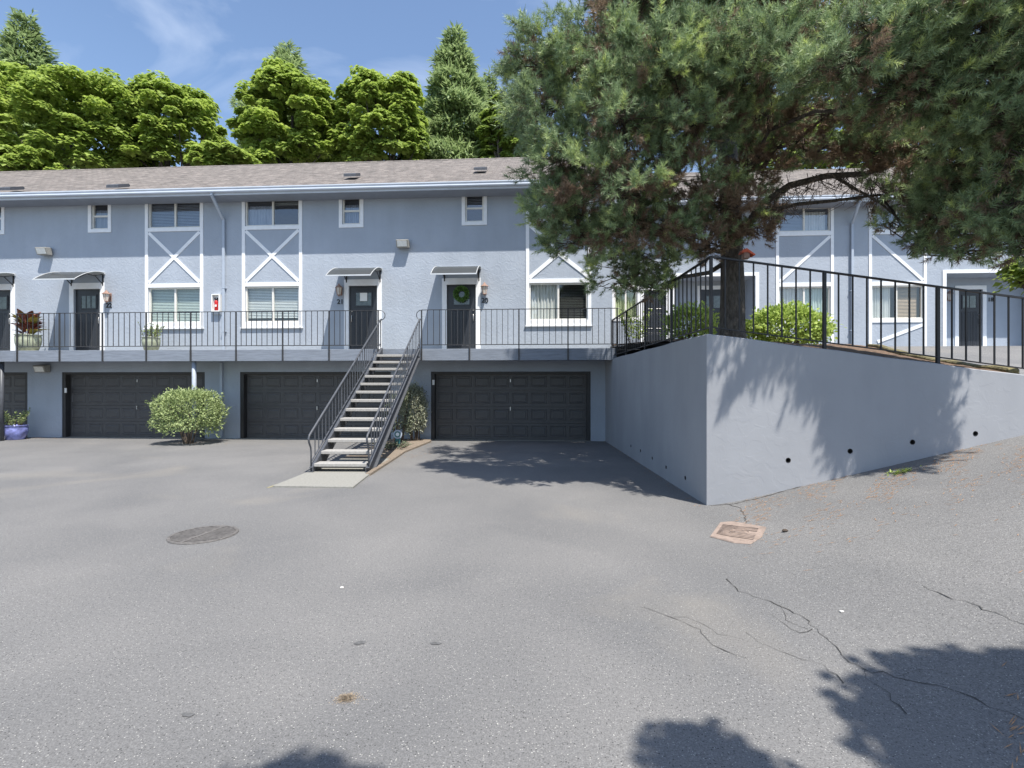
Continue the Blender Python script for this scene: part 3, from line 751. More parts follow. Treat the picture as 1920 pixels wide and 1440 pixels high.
# set-back block on the right
rx1 = 19.0
hr = thing('townhouse', 'set-back grey townhouse block behind the pine tree', 'townhouse', (9, PB, FR))
YB = PB
zz = lambda px, py: Z0(px, py, YB)
RZ = dict(u1=zz(1510, 388), u0=zz(1510, 434), m0=zz(1510, 442), h1=zz(1510, 530), h0=zz(1510, 537.5), l0=zz(1510, 599), bot=zz(1510, 606))
RZ['top'] = RZ['u1'] + .11
rpan = [(X0(1454.5, YB), X0(1563, YB)), (X0(1628.5, YB), X0(1737, YB))]
ops = []
for a, b in rpan: ops += [(a + tw, b - tw, RZ['u0'], RZ['u1']), (a + tw, b - tw, RZ['l0'], RZ['h0'])]
gwin = (X0(1152, YB), X0(1195, YB), zz(1170, 597), zz(1170, 540)); ops.append(gwin)
kd = (X0(1207, YB), X0(1249, YB), FR - .02, zz(1230, 545)); ops.append(kd + (.1,))
rec = [(X0(1264, YB), X0(1416, YB)), (X0(1774, YB), X0(1965, YB))]
rh = zz(1400, 517.5)
for a, b in rec: ops.append((a, b, FR - .02, rh, .85))
zg_ = at_y(1500, 369, PB - .66)[2]; ZTR = zg_ - .16
part('wall', wall_sheet(XR + .01, rx1, 1.5, ZTR, YB, ops), M['stucco'], hr)
part('interior_wall', MB().box(XR + .01, rx1, YB + 2.2, YB + 2.3, 1.5, ZTR).box(XR + .01, rx1, YB + .95, YB + 2.2, 5.55, 5.6).box(XR + .01, rx1, YB + .15, YB + 9.5, ZTR - .02, ZTR).box(rx1 - .1, rx1, YB + .003, YB + 9.6, 1.5, ZTR - .03).box(XR + .01, rx1 - .1, YB + 9.5, YB + 9.6, 1.5, ZTR - .03), M['stucco'], hr)
for i, ((a, b), (lo, up)) in enumerate(zip(rpan, [
        ([('curtain', 'curtain', 0, .5, 0, 1), ('curtain', 'blind_g', .5, 1, 0, 1)], [('blind', 'blind_b', 0, .5, 0, 1, .9), ('curtain', 'curtain', .5, .95, 0, .85)]),
        ([('curtain', 'curtain', 0, .42, 0, 1), ('blind', 'blind_t', .5, .95, 0, 1, 1.0)], [('blind', 'blind_b', 0, 1, 0, 1, .9)])])):
    Z = RZ
    board(hr, a, a + tw, FR - .02, Z['top'], YB); board(hr, b - tw, b, FR - .02, Z['top'], YB)
    for z0_, z1_ in ((Z['u1'], Z['top']), (Z['m0'], Z['u0']), (Z['h0'], Z['h1']), (Z['bot'], Z['l0'])): board(hr, a + tw, b - tw, z0_, z1_, YB, .027)
    xa, xb = a + tw + .02, b - tw - .02
    if i == 0: diag(hr, (xa, Z['h1'] + .04), (xb, Z['m0'] - .04), .10, YB)
    else:
        diag(hr, (xa, Z['m0'] - .04), (xb, Z['h1'] + .04), .10, YB)
        diag(hr, (X0(1645, YB), zz(1645, 641)), (xb, zz(1730, 609)), .11, YB)
    window(hr, a + tw, b - tw, Z['l0'], Z['h0'], YB, 'slider', lo); window(hr, a + tw, b - tw, Z['u0'], Z['u1'], YB, 'slider', up, 'glass_up')
a, b, c_, e = gwin
board(hr, a - .1, a, c_ - .1, e + .1, YB); board(hr, b, b + .1, c_ - .1, e + .1, YB); board(hr, a, b, c_ - .1, c_, YB, .027); board(hr, a, b, e, e + .1, YB, .027)
window(hr, a, b, c_, e, YB, 'slider', [('curtain', 'curtain_g', 0, 1, 0, 1)])
a, b, c_, e = kd
board(hr, a - .12, a, c_, e + .12, YB); board(hr, b, b + .12, c_, e + .12, YB); board(hr, a, b, e, e + .12, YB, .027)
entry_door(hr, a + .005, b - .005, FR, e - .005, YB + .05, False, False)
for k, (a, b) in enumerate(rec):
    board(hr, a - .13, a, FR - .02, rh + .12, YB); board(hr, b, b + .13, FR - .02, rh + .12, YB); board(hr, a, b, rh, rh + .12, YB, .03)
    yb = YB + .85
    dpx = (1314, 1362) if k == 0 else (1797, 1842)
    xa, xb = X0(dpx[0], yb), X0(dpx[1], yb); dt = Z0(dpx[0], 543, yb)
    part('entry_back_wall', wall_sheet(a, b, FR - .02, rh, yb, [(xa, xb, FR - .02, dt, .1)]), M['stucco'], hr)
    part('entry_floor', MB().box(a, b, YB + .002, yb, FR - .08, FR - .021), M['conc'], hr)
    board(hr, xa - .13, xa, FR - .02, dt + .14, yb); board(hr, xb, xb + .13, FR - .02, dt + .14, yb); board(hr, xa, xb, dt, dt + .14, yb, .03)
    entry_door(hr, xa + .005, xb - .005, FR, dt - .005, yb + .05, True, True, 2)
roof(hr, XR + .3, rx1 + .3, YB - .62, zg_, YB + 5.0, YB + 10.6, .57)
gutter(hr, XR + .3, rx1 + .3, YB - .74, zg_ + .015)
part('soffit', MB().box(XR + .3, rx1, YB - .59, YB - .001, zg_ - .19, zg_ - .165), M['soffit'], hr)
downspout(hr, 1612, 1596, YB, FR, zg_, .66)

# ------------------------------------------------------------------ walkway, railings, stairs
YD = -1.15; DKZ = 2.80; DKB = 2.455
SX0, SX1 = X0(716, YD), X0(786, YD)                   # stair opening
DKR = X0(1158, YD)
deck = thing('walkway', 'raised walkway with grey painted timber edge above the garages', 'walkway', (-7, YD, DKZ))
part('deck_slab', MB().box(hx0, DKR, YD + .002, -.002, DKZ - .16, DKZ), M['conc'], deck)
part('deck_soffit', MB().box(hx0, DKR - .05, YD + .06, -.003, DKZ - .30, DKZ - .165), M['soffit'], deck)
seg = [hx0, X0(32, YD) - .05, X0(357, YD), SX0 - .02]
for a, b in zip(seg[:-1], seg[1:]): part('fascia_board', MB().box(a + .004, b - .004, YD - .045, YD, DKB, DKZ - .004), M['wood'], deck, bevel=.006)
for a, b in ((SX1 + .02, X0(880, YD)), (X0(880, YD), DKR)): part('fascia_board', MB().box(a + .004, b - .004, YD - .045, YD, DKB, DKZ - .004), M['wood'], deck, bevel=.006)
part('fascia_board', MB().box(SX0 - .015, SX1 + .015, YD - .03, YD, DKB + .12, DKZ - .006), M['wood'], deck)
for px in (3, 364): 
    x = X0(px, YD + .1); part('support_post', MB().tube([(x, YD + .1, -.02), (x, YD + .1, DKB)], .062, 14), M['pipe'] if px > 9 else M['steel'], deck, smooth=True)
RH = 1.14
def railing(name, label, x0, x1, posts, y, z, curl0, curl1, m='rail'):
    r = thing(name, label, 'railing', ((x0 + x1) / 2, y, z), 'iron railings along the raised walkway')
    top = []
    if curl0: top += [(x0 - .13 + .13 * (1 - math.sin(t)), y, z + RH - .13 + .13 * math.cos(t) - 0) for t in ()]
    mb = MB().box(x0, x1, y - .02, y + .02, z + RH - .018, z + RH)
    for flag, xx, sg in ((curl0, x0, -1), (curl1, x1, 1)):
        if flag:
            pts = [(xx + sg * .16 * math.sin(t), y, z + RH - .009 - .15 * (1 - math.cos(t))) for t in np.linspace(0, math.pi, 10)]
            mb.tube(pts, .011, 6)
    part('top_rail', mb, M[m], r)
    part('bottom_rail', MB().box(x0, x1, y - .012, y + .012, z + .10, z + .122), M[m], r)
    pm = bpy.data.meshes.new('post'); t = MB().box(-.017, .017, -.017, .017, -.34, RH - .018); pm.from_pydata(t.v, [], t.f); pm.materials.append(M[m])
    bmh = bpy.data.meshes.new('baluster'); t = MB().box(-.0075, .0075, -.0075, .0075, .122, RH - .018); bmh.from_pydata(t.v, [], t.f); bmh.materials.append(M[m])
    base = wloc(r)
    for i, p in enumerate(posts):
        o = bpy.data.objects.new('post', pm); COL.objects.link(o); o.parent = r; o.location = Vector((p, y, z)) - base
        if i + 1 < len(posts):
            n = max(1, int(round((posts[i + 1] - p) / .168)))
            for k in range(1, n):
                b = bpy.data.objects.new('baluster', bmh); COL.objects.link(b); b.parent = r; b.location = Vector((p + (posts[i + 1] - p) * k / n, y, z)) - base
    return r
YR = YD - .065
pxl = [32, 111.5, 192, 274, 357.5, 442.5, 530, 617, 709]
railing('iron_railing', 'long dark iron railing on the walkway left of the stairs', X0(32, YR), X0(712, YR), [X0(p, YR) for p in pxl], YR, DKZ, False, True)
pxr = [790.5, 880.5, 973, 1065, 1157]
railing('iron_railing', 'shorter dark iron railing on the walkway between stairs and retaining wall', X0(791, YR), X0(1158, YR), [X0(p, YR) for p in pxr], YR, DKZ, True, True)

def staircase():
    xa, xb = SX0 + .03, SX1 - .03
    yb_, yt = -6.12, YD - .05
    st = thing('staircase', 'steel staircase with pale concrete treads beside the variegated shrub', 'staircase', ((xa + xb) / 2, yb_, 0), 'steel stairs up to the walkway')
    n = 14; rise = DKZ / n; run = (yt - yb_) / (n - .25)
    ln = lambda y: (y - yb_) * rise / run                           # stringer line
    for x, s in ((xa, -1), (xb, 1)):
        for nm, wx, off, hh in (('stringer', .012, 0, .25),):
            mb = MB()
            poly = [(yb_ - .02, .0), (yb_ + .38, .0), (yt + .05, ln(yt) - .20), (yt + .05, ln(yt) + .08), (yb_ - .02, ln(yb_) + .12)]
            mb.prism(poly, 'x', x - .006, x + .006)
            mb.bar((x + s * .03, yb_ - .02, ln(yb_) + .12), (x + s * .03, yt + .05, ln(yt) + .08 + .0), .07, .012)
            mb.bar((x + s * .03, yb_ + .40, .012), (x + s * .03, yt + .05, ln(yt) - .195), .07, .012)
            part('stringer', mb, M['steel'], st)
    for k in range(1, n):
        z = k * rise; y = yb_ + (k - 1) * run + .02
        part('tread', MB().box(xa + .008, xb - .008, y, y + .30, z - .065, z), M['tread'], st, bevel=.008)
        mb = MB()
        for x, s in ((xa, 1), (xb, -1)): mb.box(x + s * .007, x + s * .045, y + .02, y + .28, z - .075, z - .0655) if s > 0 else mb.box(x - .045, x - .007, y + .02, y + .28, z - .075, z - .0655)
        part('tread_bracket', mb, M['steel'], st)
    z0r, z1r = .80, 3.66
    rl = lambda y: z0r + (z1r - z0r) * (y - yb_) / (yt - yb_)
    for x in (xa - .045, xb + .045):
        e = [(x, yb_ + .02, .0), (x, yb_ + .02, .42), (x, yb_ - .0, .52), (x, yb_ - .075, .62), (x, yb_ - .10, .70), (x, yb_ - .06, rl(yb_ - .06)), (x, yt, rl(yt)), (x, yt + .10, rl(yt) + .02)]
        part('handrail', MB().tube(e, [.017, .017, .017, .019, .022, .023, .023, .02], 8), M['steel'], st, smooth=True)
        part('lower_rail', MB().bar((x, yb_ + .05, ln(yb_ + .05) + .22), (x, yt, ln(yt) + .22), .024, .014), M['steel'], st)
        m_ = 26
        for k in range(1, m_ + 1):
            y = yb_ + .02 + (yt - yb_ - .02) * k / m_
            big = k in (9, 18, m_)
            h = .013 if big else .008
            zlow = ln(y) + (.09 if big else .22)
            part('post' if big else 'baluster', MB().box(x - h, x + h, y - h, y + h, zlow, rl(y) - .012), M['steel'], st)
        part('foot_plate', MB().box(x - .06, x + .06, yb_ - .04, yb_ + .08, .034, .046), M['steel'], st)
    return st
st1 = staircase()
st1.location.x += .19; st1.rotation_euler.z = math.atan(.19 / 4.95)      # the flight is not quite square to the facade
st2 = dup(st1); st2.location.x = X0(-28, YD); st2['label'] = 'second steel staircase cut off by the left edge of the photo'

# fence on the retaining wall
fence = thing('iron_fence', 'black iron fence with square bars on top of the retaining wall', 'fence', (CN[0], CN[1], 2.5))
FO = np.array([.08, .08, 0])
def fence_run(a, b, nb, hp, per=8):
    """a,b: base points (z at the wall top); nb bays"""
    a, b = np.array(a, float), np.array(b, float)
    up = np.array([0, 0, 1.0])
    part('top_rail', MB().bar(a + up * (hp - .012), b + up * (hp - .012), .042, .024), M['fence'], fence)
    part('bottom_rail', MB().bar(a + up * .10, b + up * .10, .03, .016), M['fence'], fence)
    base = wloc(fence)
    pm = bpy.data.meshes.new('post'); t = MB().box(-.021, .021, -.021, .021, -.06, hp - .024); pm.from_pydata(t.v, [], t.f); pm.materials.append(M['fence'])
    bmh = bpy.data.meshes.new('baluster'); t = MB().box(-.009, .009, -.009, .009, .108, hp - .024); bmh.from_pydata(t.v, [], t.f); bmh.materials.append(M['fence'])
    for k in range(nb * per + 1):
        p = a + (b - a) * k / (nb * per)
        ispost = k % per == 0
        if k == 0 and nb == 5: continue
        o = bpy.data.objects.new('post' if ispost else 'baluster', pm if ispost else bmh); COL.objects.link(o); o.parent = fence; o.location = Vector(p) - base
cn = np.array([CN[0] + .09, CN[1] + .09, 2.50]); 
fa = np.array([GW[0] + .09, YD + .25, 2.50])
fence_run(fa, cn, 4, 1.14, 9)
e_ = cn + np.array([C, S, 0]) * 1.655 * 5; e_[2] = wt(e_[0])
fence_run(cn, e_, 5, 1.14, 8)

# ------------------------------------------------------------------ things on the walls
def awning(xa, xb, label):
    x0, x1 = xa - .27, xb + .17 if False else xb + .16
    xm = (x0 + x1) / 2; zt = 5.42
    t = thing('awning', label, 'awning', (xm, 0, zt), 'smoked awnings over the front doors')
    P = [(-.005 - 1.10 * u, zt - .42 * u ** 1.9 + .02 * math.sin(u * 3)) for u in np.linspace(0, 1, 13)]
    v, f = [], []
    for y, z in P: v += [(x0, y, z), (x1, y, z), (x1, y, z - .006), (x0, y, z - .006)]
    for i in range(12):
        a = 4 * i
        for k in range(4): f.append((a + k, a + (k + 1) % 4, a + 4 + (k + 1) % 4, a + 4 + k))
    part('awning_sheet', MB().add(v, f), M['poly'], t, smooth=False)
    y, z = P[-1]
    part('front_bar', MB().box(x0 - .01, x1 + .01, y - .02, y + .006, z - .025, z + .012), M['alu'], t)
    part('back_bar', MB().box(x0 - .01, x1 + .01, -.045, -.002, zt - .05, zt + .03), M['alu'], t)
    for x in (x0, x1):
        part('side_edge', MB().tube([(x, yy, zz_ + .002) for yy, zz_ in P], .012, 6), M['alu'], t)
    for x in (x0 + .2, x1 - .06):
        mb = MB().box(x - .018, x + .018, -.03, -.002, zt - .42, zt - .01)
        mb.tube([(x, -.02, zt - .38), (x, -.3, zt - .16), (x, -.62, zt - .155), (x, -1.02, zt - .40)], .014, 6)
        mb.tube([(x, -.02, zt - .05), (x, -.35, zt - .16), (x, -.45, zt - .15)], .011, 6)
        part('bracket', mb, M['black'], t)
    return t
for (xa, xb), lab in zip(doors, ('smoked awning at the left edge over the partly hidden door', 'long smoked awning over the door right of the canna pot', 'smoked awning over the door with the paper notice', 'smoked awning over the door with the green wreath')):
    awning(xa, xb, lab)

def lantern(px, py, label, y=0.0):
    p = at_y(px, py, y - .12); x, z = p[0], p[2]; yy = y - .15
    t = thing('wall_lantern', label, 'wall lamp', (x, y, z), 'copper wall lanterns beside the doors')
    part('back_plate', MB().box(x - .055, x + .055, y - .022, y - .001, z - .15, z + .13), M['copper'], t, bevel=.006)
    part('arm', MB().tube([(x, y - .02, z + .08), (x, y - .07, z + .16), (x, yy, z + .15), (x, yy, z + .11)], .012, 8), M['copper'], t, smooth=True)
    part('lamp_roof', MB().lathe([(.13, .075), (.125, .085), (.085, .115), (.05, .145), (.035, .175), (.012, .20), (.004, .22)], (x, yy, z), 6), M['copper'], t)
    part('lamp_glass', MB().lathe([(.055, -.15), (.095, .07)], (x, yy, z), 6), M['lampglass'], t)
    mb = MB()
    for k in range(6):
        a = math.pi * 2 * k / 6; mb.bar((x + .057 * math.cos(a), yy + .057 * math.sin(a), z - .15), (x + .098 * math.cos(a), yy + .098 * math.sin(a), z + .072), .012, .012)
    mb.lathe([(.068, -.165), (.062, -.148)], (x, yy, z), 6).lathe([(.008, -.21), (.03, -.185), (.03, -.165)], (x, yy, z), 8)
    part('lamp_frame', mb, M['copper'], t)
lantern(201, 556, 'copper wall lantern right of the door near the canna pot')
lantern(636, 544, 'copper wall lantern left of the door with the paper notice')
lantern(908.5, 542, 'copper wall lantern right of the door with the green wreath')
lantern(1779.5, 555, 'small copper wall lantern in the porch of door 18', PB + .85)

def flood(px, py, label, y=0.0, tilt=.5):
    p = at_y(px, py, y - .15); x, z = p[0], p[2]
    t = thing('flood_light', label, 'floodlight', (x, y, z), 'box floodlights on the wall')
    part('mount', MB().box(x - .06, x + .06, y - .06, y - .001, z - .04, z + .10), M['flood'], t, bevel=.01)
    pr = [(y - .055, z + .13), (y - .27, z + .10), (y - .30, z + .085), (y - .22, z - .13), (y - .055, z - .12)]
    part('housing', MB().prism(pr, 'x', x - .19, x + .19), M['flood'], t, bevel=.01)
    d = np.array([.08, -.215]); d /= np.linalg.norm(d); a, b = np.array(pr[2]), np.array(pr[3]); n = np.array([-.006, -.003])
    part('lens', MB().prism([tuple(a + (b - a) * .12 + n), tuple(a + (b - a) * .88 + n), tuple(a + (b - a) * .88 - n * .5), tuple(a + (b - a) * .12 - n * .5)], 'x', x - .15, x + .15), M['floodglass'], t)
flood(83, 471, 'box floodlight high on the wall left of door 22')
flood(755.5, 457, 'box floodlight high on the wall between doors 21 and 20')
flood(79, 691, 'box floodlight under the walkway beside the left garage')

def text_mesh(s, size, depth=.008):
    cu = bpy.data.curves.new('txt', 'FONT'); cu.body = s; cu.size = size; cu.extrude = depth; cu.align_x = 'CENTER'; cu.align_y = 'CENTER'; cu.offset = size * .015
    o = bpy.data.objects.new('txt', cu); COL.objects.link(o)
    me = bpy.data.meshes.new_from_object(o.evaluated_get(bpy.context.evaluated_depsgraph_get())); bpy.data.objects.remove(o); bpy.data.curves.remove(cu); return me
for s, px, py, y in (('22', 204, 573, 0), ('21', 638, 566, 0), ('20', 909, 563.5, 0), ('18', 1857.5, 562, PB + .85)):
    me = text_mesh(s, .215 if y == 0 else .20); me.name = 'house_number'
    o = link_mesh('house_number', me, M['black'], None); p = at_y(px, py, y - .012); o.location = p; o.rotation_euler = (math.pi / 2, 0, 0)
    tag(o, {'22': 'black digits below the lantern right of the leftmost whole door', '21': 'black digits left of the door with the paper notice', '20': 'black digits right of the door with the green wreath', '18': 'black digits in the porch at the far right'}[s], 'house number', 'black house numbers')
# doorbells
# fire extinguisher in its cabinet
xa, xb = X0(401), X0(416); zb, zt_ = Z0(408, 585), Z0(408, 552.5); xc = (xa + xb) / 2
t = thing('extinguisher_cabinet', 'white cabinet on the wall holding the fire extinguisher', 'cabinet', (xc, 0, zb))
part('cabinet_back', MB().box(xa, xb, -.03, -.002, zb, zt_), M['paper'], t)
part('cabinet_frame', MB().box(xa, xa + .025, -.13, -.03, zb, zt_).box(xb - .025, xb, -.13, -.03, zb, zt_).box(xa + .025, xb - .025, -.13, -.03, zt_ - .03, zt_).box(xa + .025, xb - .025, -.13, -.03, zb, zb + .03), M['paper'], t)
part('cabinet_tray', MB().prism([(-.12, zb - .001), (-.002, zb - .001), (-.002, zb - .10), (-.09, zb - .07)], 'x', xa, xb), M['gutter_grey'], t)
t = thing('fire_extinguisher', 'red fire extinguisher inside the white wall cabinet', 'fire extinguisher', (xc, -.08, zb + .03))
part('cylinder', MB().lathe([(.05, 0), (.055, .01), (.055, .27), (.045, .31), (.02, .335)], (xc, -.082, zb + .032), 14), M['red'], t, smooth=True)
part('label', MB().box(xc - .012, xc + .045, -.141, -.128, zb + .15, zb + .22), M['paper'], t)
part('valve', MB().box(xc - .03, xc + .03, -.10, -.06, zb + .36, zb + .40).box(xc - .05, xc - .03, -.10, -.06, zb + .38, zb + .45).box(xc + .02, xc + .05, -.10, -.06, zb + .38, zb + .45), M['black'], t)
# wreath
p = at_y(865.5, 551.5, .02); R_ = .185
t = thing('wreath', 'round green leaf wreath on the door numbered 20', 'wreath', (p[0], -.0, p[2]))
n = 1700; th = rng.random(n) * 2 * math.pi; ph = rng.random(n) * 2 * math.pi; rr = .062 * np.sqrt(rng.random(n))
ctr = np.stack([p[0] + R_ * np.cos(th), np.full(n, -.02), p[2] + R_ * np.sin(th)], 1)
out = np.stack([np.cos(th) * np.cos(ph), np.sin(ph), np.sin(th) * np.cos(ph)], 1); out[:, 1] = -abs(out[:, 1])
V, F = leaf_quads(ctr + out * rr[:, None], out + .8 * rdir(n), rdir(n), np.full(n, .04), np.full(n, .022))
np_mesh('foliage', V, F, M['wreath'], t, np.repeat(rng.random(n), 4))
part('ring', MB().tube([(p[0] + R_ * math.cos(a), -.02, p[2] + R_ * math.sin(a)) for a in np.linspace(0, 2 * math.pi, 24)], .03, 6), M['twig'], t)
# notice on door 21
a, b = at_y(675, 564.5, .03), at_y(688.5, 549, .03)
tag(part('paper_notice', MB().box(a[0], b[0], .028, .031, a[2], b[2]), M['paper'], loc=((a[0] + b[0]) / 2, .03, a[2])), 'white paper notice taped to the door numbered 21', 'notice')
# keypads beside the garages
for px, py, lab in ((121, 732, 'white keypad on the frame of the left garage'), (810.5, 717, 'white keypad on the frame of the right garage')):
    p = at_y(px + (2.2 if px > 500 else 2), py, -.0)
    tag(part('garage_keypad', MB().box(p[0] - .035, p[0] + .035, -.012, .019, p[2] - .08, p[2] + .08), M['paper'], bevel=.006, loc=(p[0], 0, p[2])), lab, 'keypad', 'garage door keypads')

# ------------------------------------------------------------------ pots and plants
def pot(t, c, r, h, m, name='pot'):
    prof = [(r * .62, 0), (r * .72, .01), (r * .95, h * .45), (r * 1.0, h * .75), (r * .93, h * .93), (r * 1.02, h * .96), (r * 1.02, h), (r * .9, h), (r * .88, h * .9), (r * .1, h * .88)]
    part(name, MB().lathe(prof, c, 28), m, t, smooth=True)
    part('soil', MB().lathe([(r * .87, h * .86), (r * .86, h * .91)], c, 20), M['soil'], t)
YP = -.85
p = at_y(53, 660, YP)
t = thing('potted_plant', 'red-leaved canna in a pale green pot on the walkway', 'potted plant', (p[0], YP, DKZ))
pot(t, (p[0], YP, DKZ), .33, .52, M['pot'])
def blade(base, d, ln_, wd, curl, n=6):
    """one broad leaf that arches over"""
    d = unit(np.array(d, float)); side = unit(np.cross(d, UP)); P = np.array(base, float); mb = MB(); dirv = d.copy()
    for i in range(n + 1):
        u = i / n; ww = wd * math.sin(math.pi * min(.97, u * .92 + .07)) ** .8
        nrm = np.cross(side, dirv)
        mb.v += [tuple(P - side * ww / 2 + nrm * ww * .16), tuple(P), tuple(P + side * ww / 2 + nrm * ww * .16)]
        if i:
            a = 3 * i - 3; mb.f += [(a, a + 1, a + 4, a + 3), (a + 1, a + 2, a + 5, a + 4)]
        P = P + dirv * ln_ / n; dirv = unit(dirv + np.array([0, 0, -curl / n]))
    return mb
for k in range(64):
    a = rng.random() * 6.283; r = .2 * math.sqrt(rng.random()); h = rng.random() ** .8 * .48
    tilt = .25 + .8 * (1 - h / .5)
    d = (math.cos(a) * tilt, math.sin(a) * tilt, 1.0)
    part('leaf', blade((p[0] + r * math.cos(a), YP + r * math.sin(a), DKZ + .5 + h * 1.0), d, .30 + .16 * rng.random(), .15 + .07 * rng.random(), .6 + rng.random()), M['canna2'] if rng.random() < .52 else M['canna'], t, smooth=True)
mb = MB()
for k in range(9):
    a = rng.random() * 6.28; r = .15 * rng.random()
    mb.tube([(p[0] + r * math.cos(a), YP + r * math.sin(a), DKZ + .45), (p[0] + 1.5 * r * math.cos(a), YP + 1.5 * r * math.sin(a), DKZ + 1.0)], .012, 6)
part('stem', mb, M['canna'], t)
p = at_y(283.5, 660, -.8); 
t = thing('potted_plant', 'small leafy sprigs in a smaller pale green pot on the walkway', 'potted plant', (p[0], -.8, DKZ))
pot(t, (p[0], -.8, DKZ), .25, .42, M['pot'])
def sprigs(c, r, h, n, leaf, m, parent, wid=.5, up=1.0, tones=(0, 1), lean=0.0):
    """upright stems with small leaves all along"""
    Ps, Ds, st = [], [], MB()
    for k in range(n):
        a = rng.random() * 6.283; rr = r * .5 * math.sqrt(rng.random()); hh = h * (.55 + .45 * rng.random())
        b = np.array([c[0] + rr * math.cos(a), c[1] + rr * math.sin(a), c[2]]); tip = b + np.array([math.cos(a) * r * .7 * rng.random() + lean, math.sin(a) * r * .7 * rng.random(), hh])
        st.tube([b, (b + tip) / 2 + [0, 0, hh * .05], tip], [.006, .005, .003], 4)
        q = int(hh / leaf * 3.0); u = .2 + .8 * rng.random(q)
        Ps.append(b + (tip - b) * u[:, None]); dd = rdir(q); dd[:, 2] = abs(dd[:, 2]) * up; Ds.append(dd)
    P, D = np.concatenate(Ps), np.concatenate(Ds); q = len(P)
    V, F = leaf_quads(P, D, rdir(q), leaf * (.7 + .6 * rng.random(q)), leaf * wid * (.7 + .6 * rng.random(q)))
    part('stem', st, M['twig'], parent)
    np_mesh('foliage', V, F, m, parent, np.repeat(tones[0] + (tones[1] - tones[0]) * rng.random(q), 4))
sprigs((p[0], -.8, DKZ + .36), .36, .5, 26, .06, M['shrub'], t)
pp = gp(29, 824); 
t = thing('potted_plant', 'blue glazed pot with tangled plant beside the left garage', 'potted plant', (pp[0], pp[1], 0))
pot(t, (pp[0], pp[1], 0), .32, .46, M['blue'])
sprigs((pp[0], pp[1], .4), .45, .55, 24, .07, M['shrub'], t, tones=(0, .8))

def shrub(name, label, c, rx, ry, h, n, leaf, m, grp=None, z0=.12, spiky=.1, wid=.5, stems=8, tones=(0, 1), shape='box'):
    t = thing(name, label, 'shrub', c, grp); c = np.array(c, float)
    d = rdir(n); d[:, 2] = np.where(d[:, 2] < -.75, -d[:, 2], d[:, 2])
    if shape == 'box': e = d / (np.abs(d) ** 3.2).sum(1, keepdims=True) ** (1 / 3.2)
    else: e = d
    rad = .55 + .45 * rng.random((n, 1)) ** .45
    lump = 1 + .10 * np.sin(d[:, :1] * 7 + c[0]) * np.sin(d[:, 2:] * 8 + 1.7) + .06 * np.sin(d[:, 1:2] * 15)
    P = c + np.array([0, 0, z0 + (h - z0) / 2]) + e * rad * lump * np.array([rx, ry, (h - z0) / 2])
    k = rng.random(n) < spiky
    P[k] += d[k] * rng.random((k.sum(), 1)) * .16
    D = unit(d + .9 * rdir(n) + np.array([0, 0, .35])); Nn = unit(d + np.array([0, 0, .6]) + .5 * rdir(n))
    V, F = leaf_quads(P, D, Nn, leaf * (.6 + .8 * rng.random(n)), leaf * wid * (.7 + .6 * rng.random(n)))
    np_mesh('foliage', V, F, m, t, np.repeat(np.clip(tones[0] + (tones[1] - tones[0]) * (.5 * rng.random(n) + .5 * rng.random(n)), 0, 1), 4))
    st = MB()
    for i in range(stems):
        a = 6.283 * i / stems + rng.random(); r0 = .05 + .12 * rng.random()
        b = c + [r0 * math.cos(a), r0 * math.sin(a), -.02]; tip = c + [rx * .7 * math.cos(a), ry * .7 * math.sin(a), h * .75]
        st.tube([b, b * .6 + tip * .4 + [0, 0, h * .1], tip], [.022, .016, .006], 6)
    part('stem', st, M['twig'], t)
    return t
q = at_y(355, 800, -1.42); shrub('rounded_shrub', 'clipped pale green shrub around the walkway post between garages', (q[0], -1.42, 0), .86, .70, 1.52, 9000, .075, M['shrub'], z0=.30, spiky=.2)
q = at_y(775, 830, -.55); shrub('variegated_shrub', 'tall variegated shrub against the garage pier beside the stairs', (q[0], -.50, .03), .40, .36, 1.68, 5200, .065, M['varieg'], z0=.08, shape='round')
q = at_y(742, 800, -.75); shrub('dark_shrub', 'dark shrub behind the stairs railing next to the variegated one', (q[0] + .1, -.85, .03), .42, .3, 1.45, 1500, .06, M['varieg'], z0=.1, shape='round', tones=(0, .25))
def ontop(px, D): 
    p = at_d(px, 640, D); return (p[0], p[1], us(p[0], p[1]) + .08)
shrub('leafy_bush', 'bright lime green bush behind the fence right of the pine trunk', ontop(1478, 12.2), .92, .6, .98, 4200, .095, M['lime'], 'bright bushes in the terrace bed', z0=.05, spiky=.3, wid=.75, shape='round')
shrub('leafy_bush', 'smaller light green bush behind the fence left of the pine trunk', ontop(1293, 12.0), .55, .5, .82, 2000, .085, M['lime'], 'bright bushes in the terrace bed', z0=.05, spiky=.3, wid=.7, shape='round', tones=(.1, .9))
q = ontop(1190, 14.5); t = thing('bare_shrub', 'thin bare-stemmed shrub in front of the black side door', 'shrub', q)
sprigs(q, .5, 1.0, 22, .07, M['lime'], t, tones=(.2, .7))
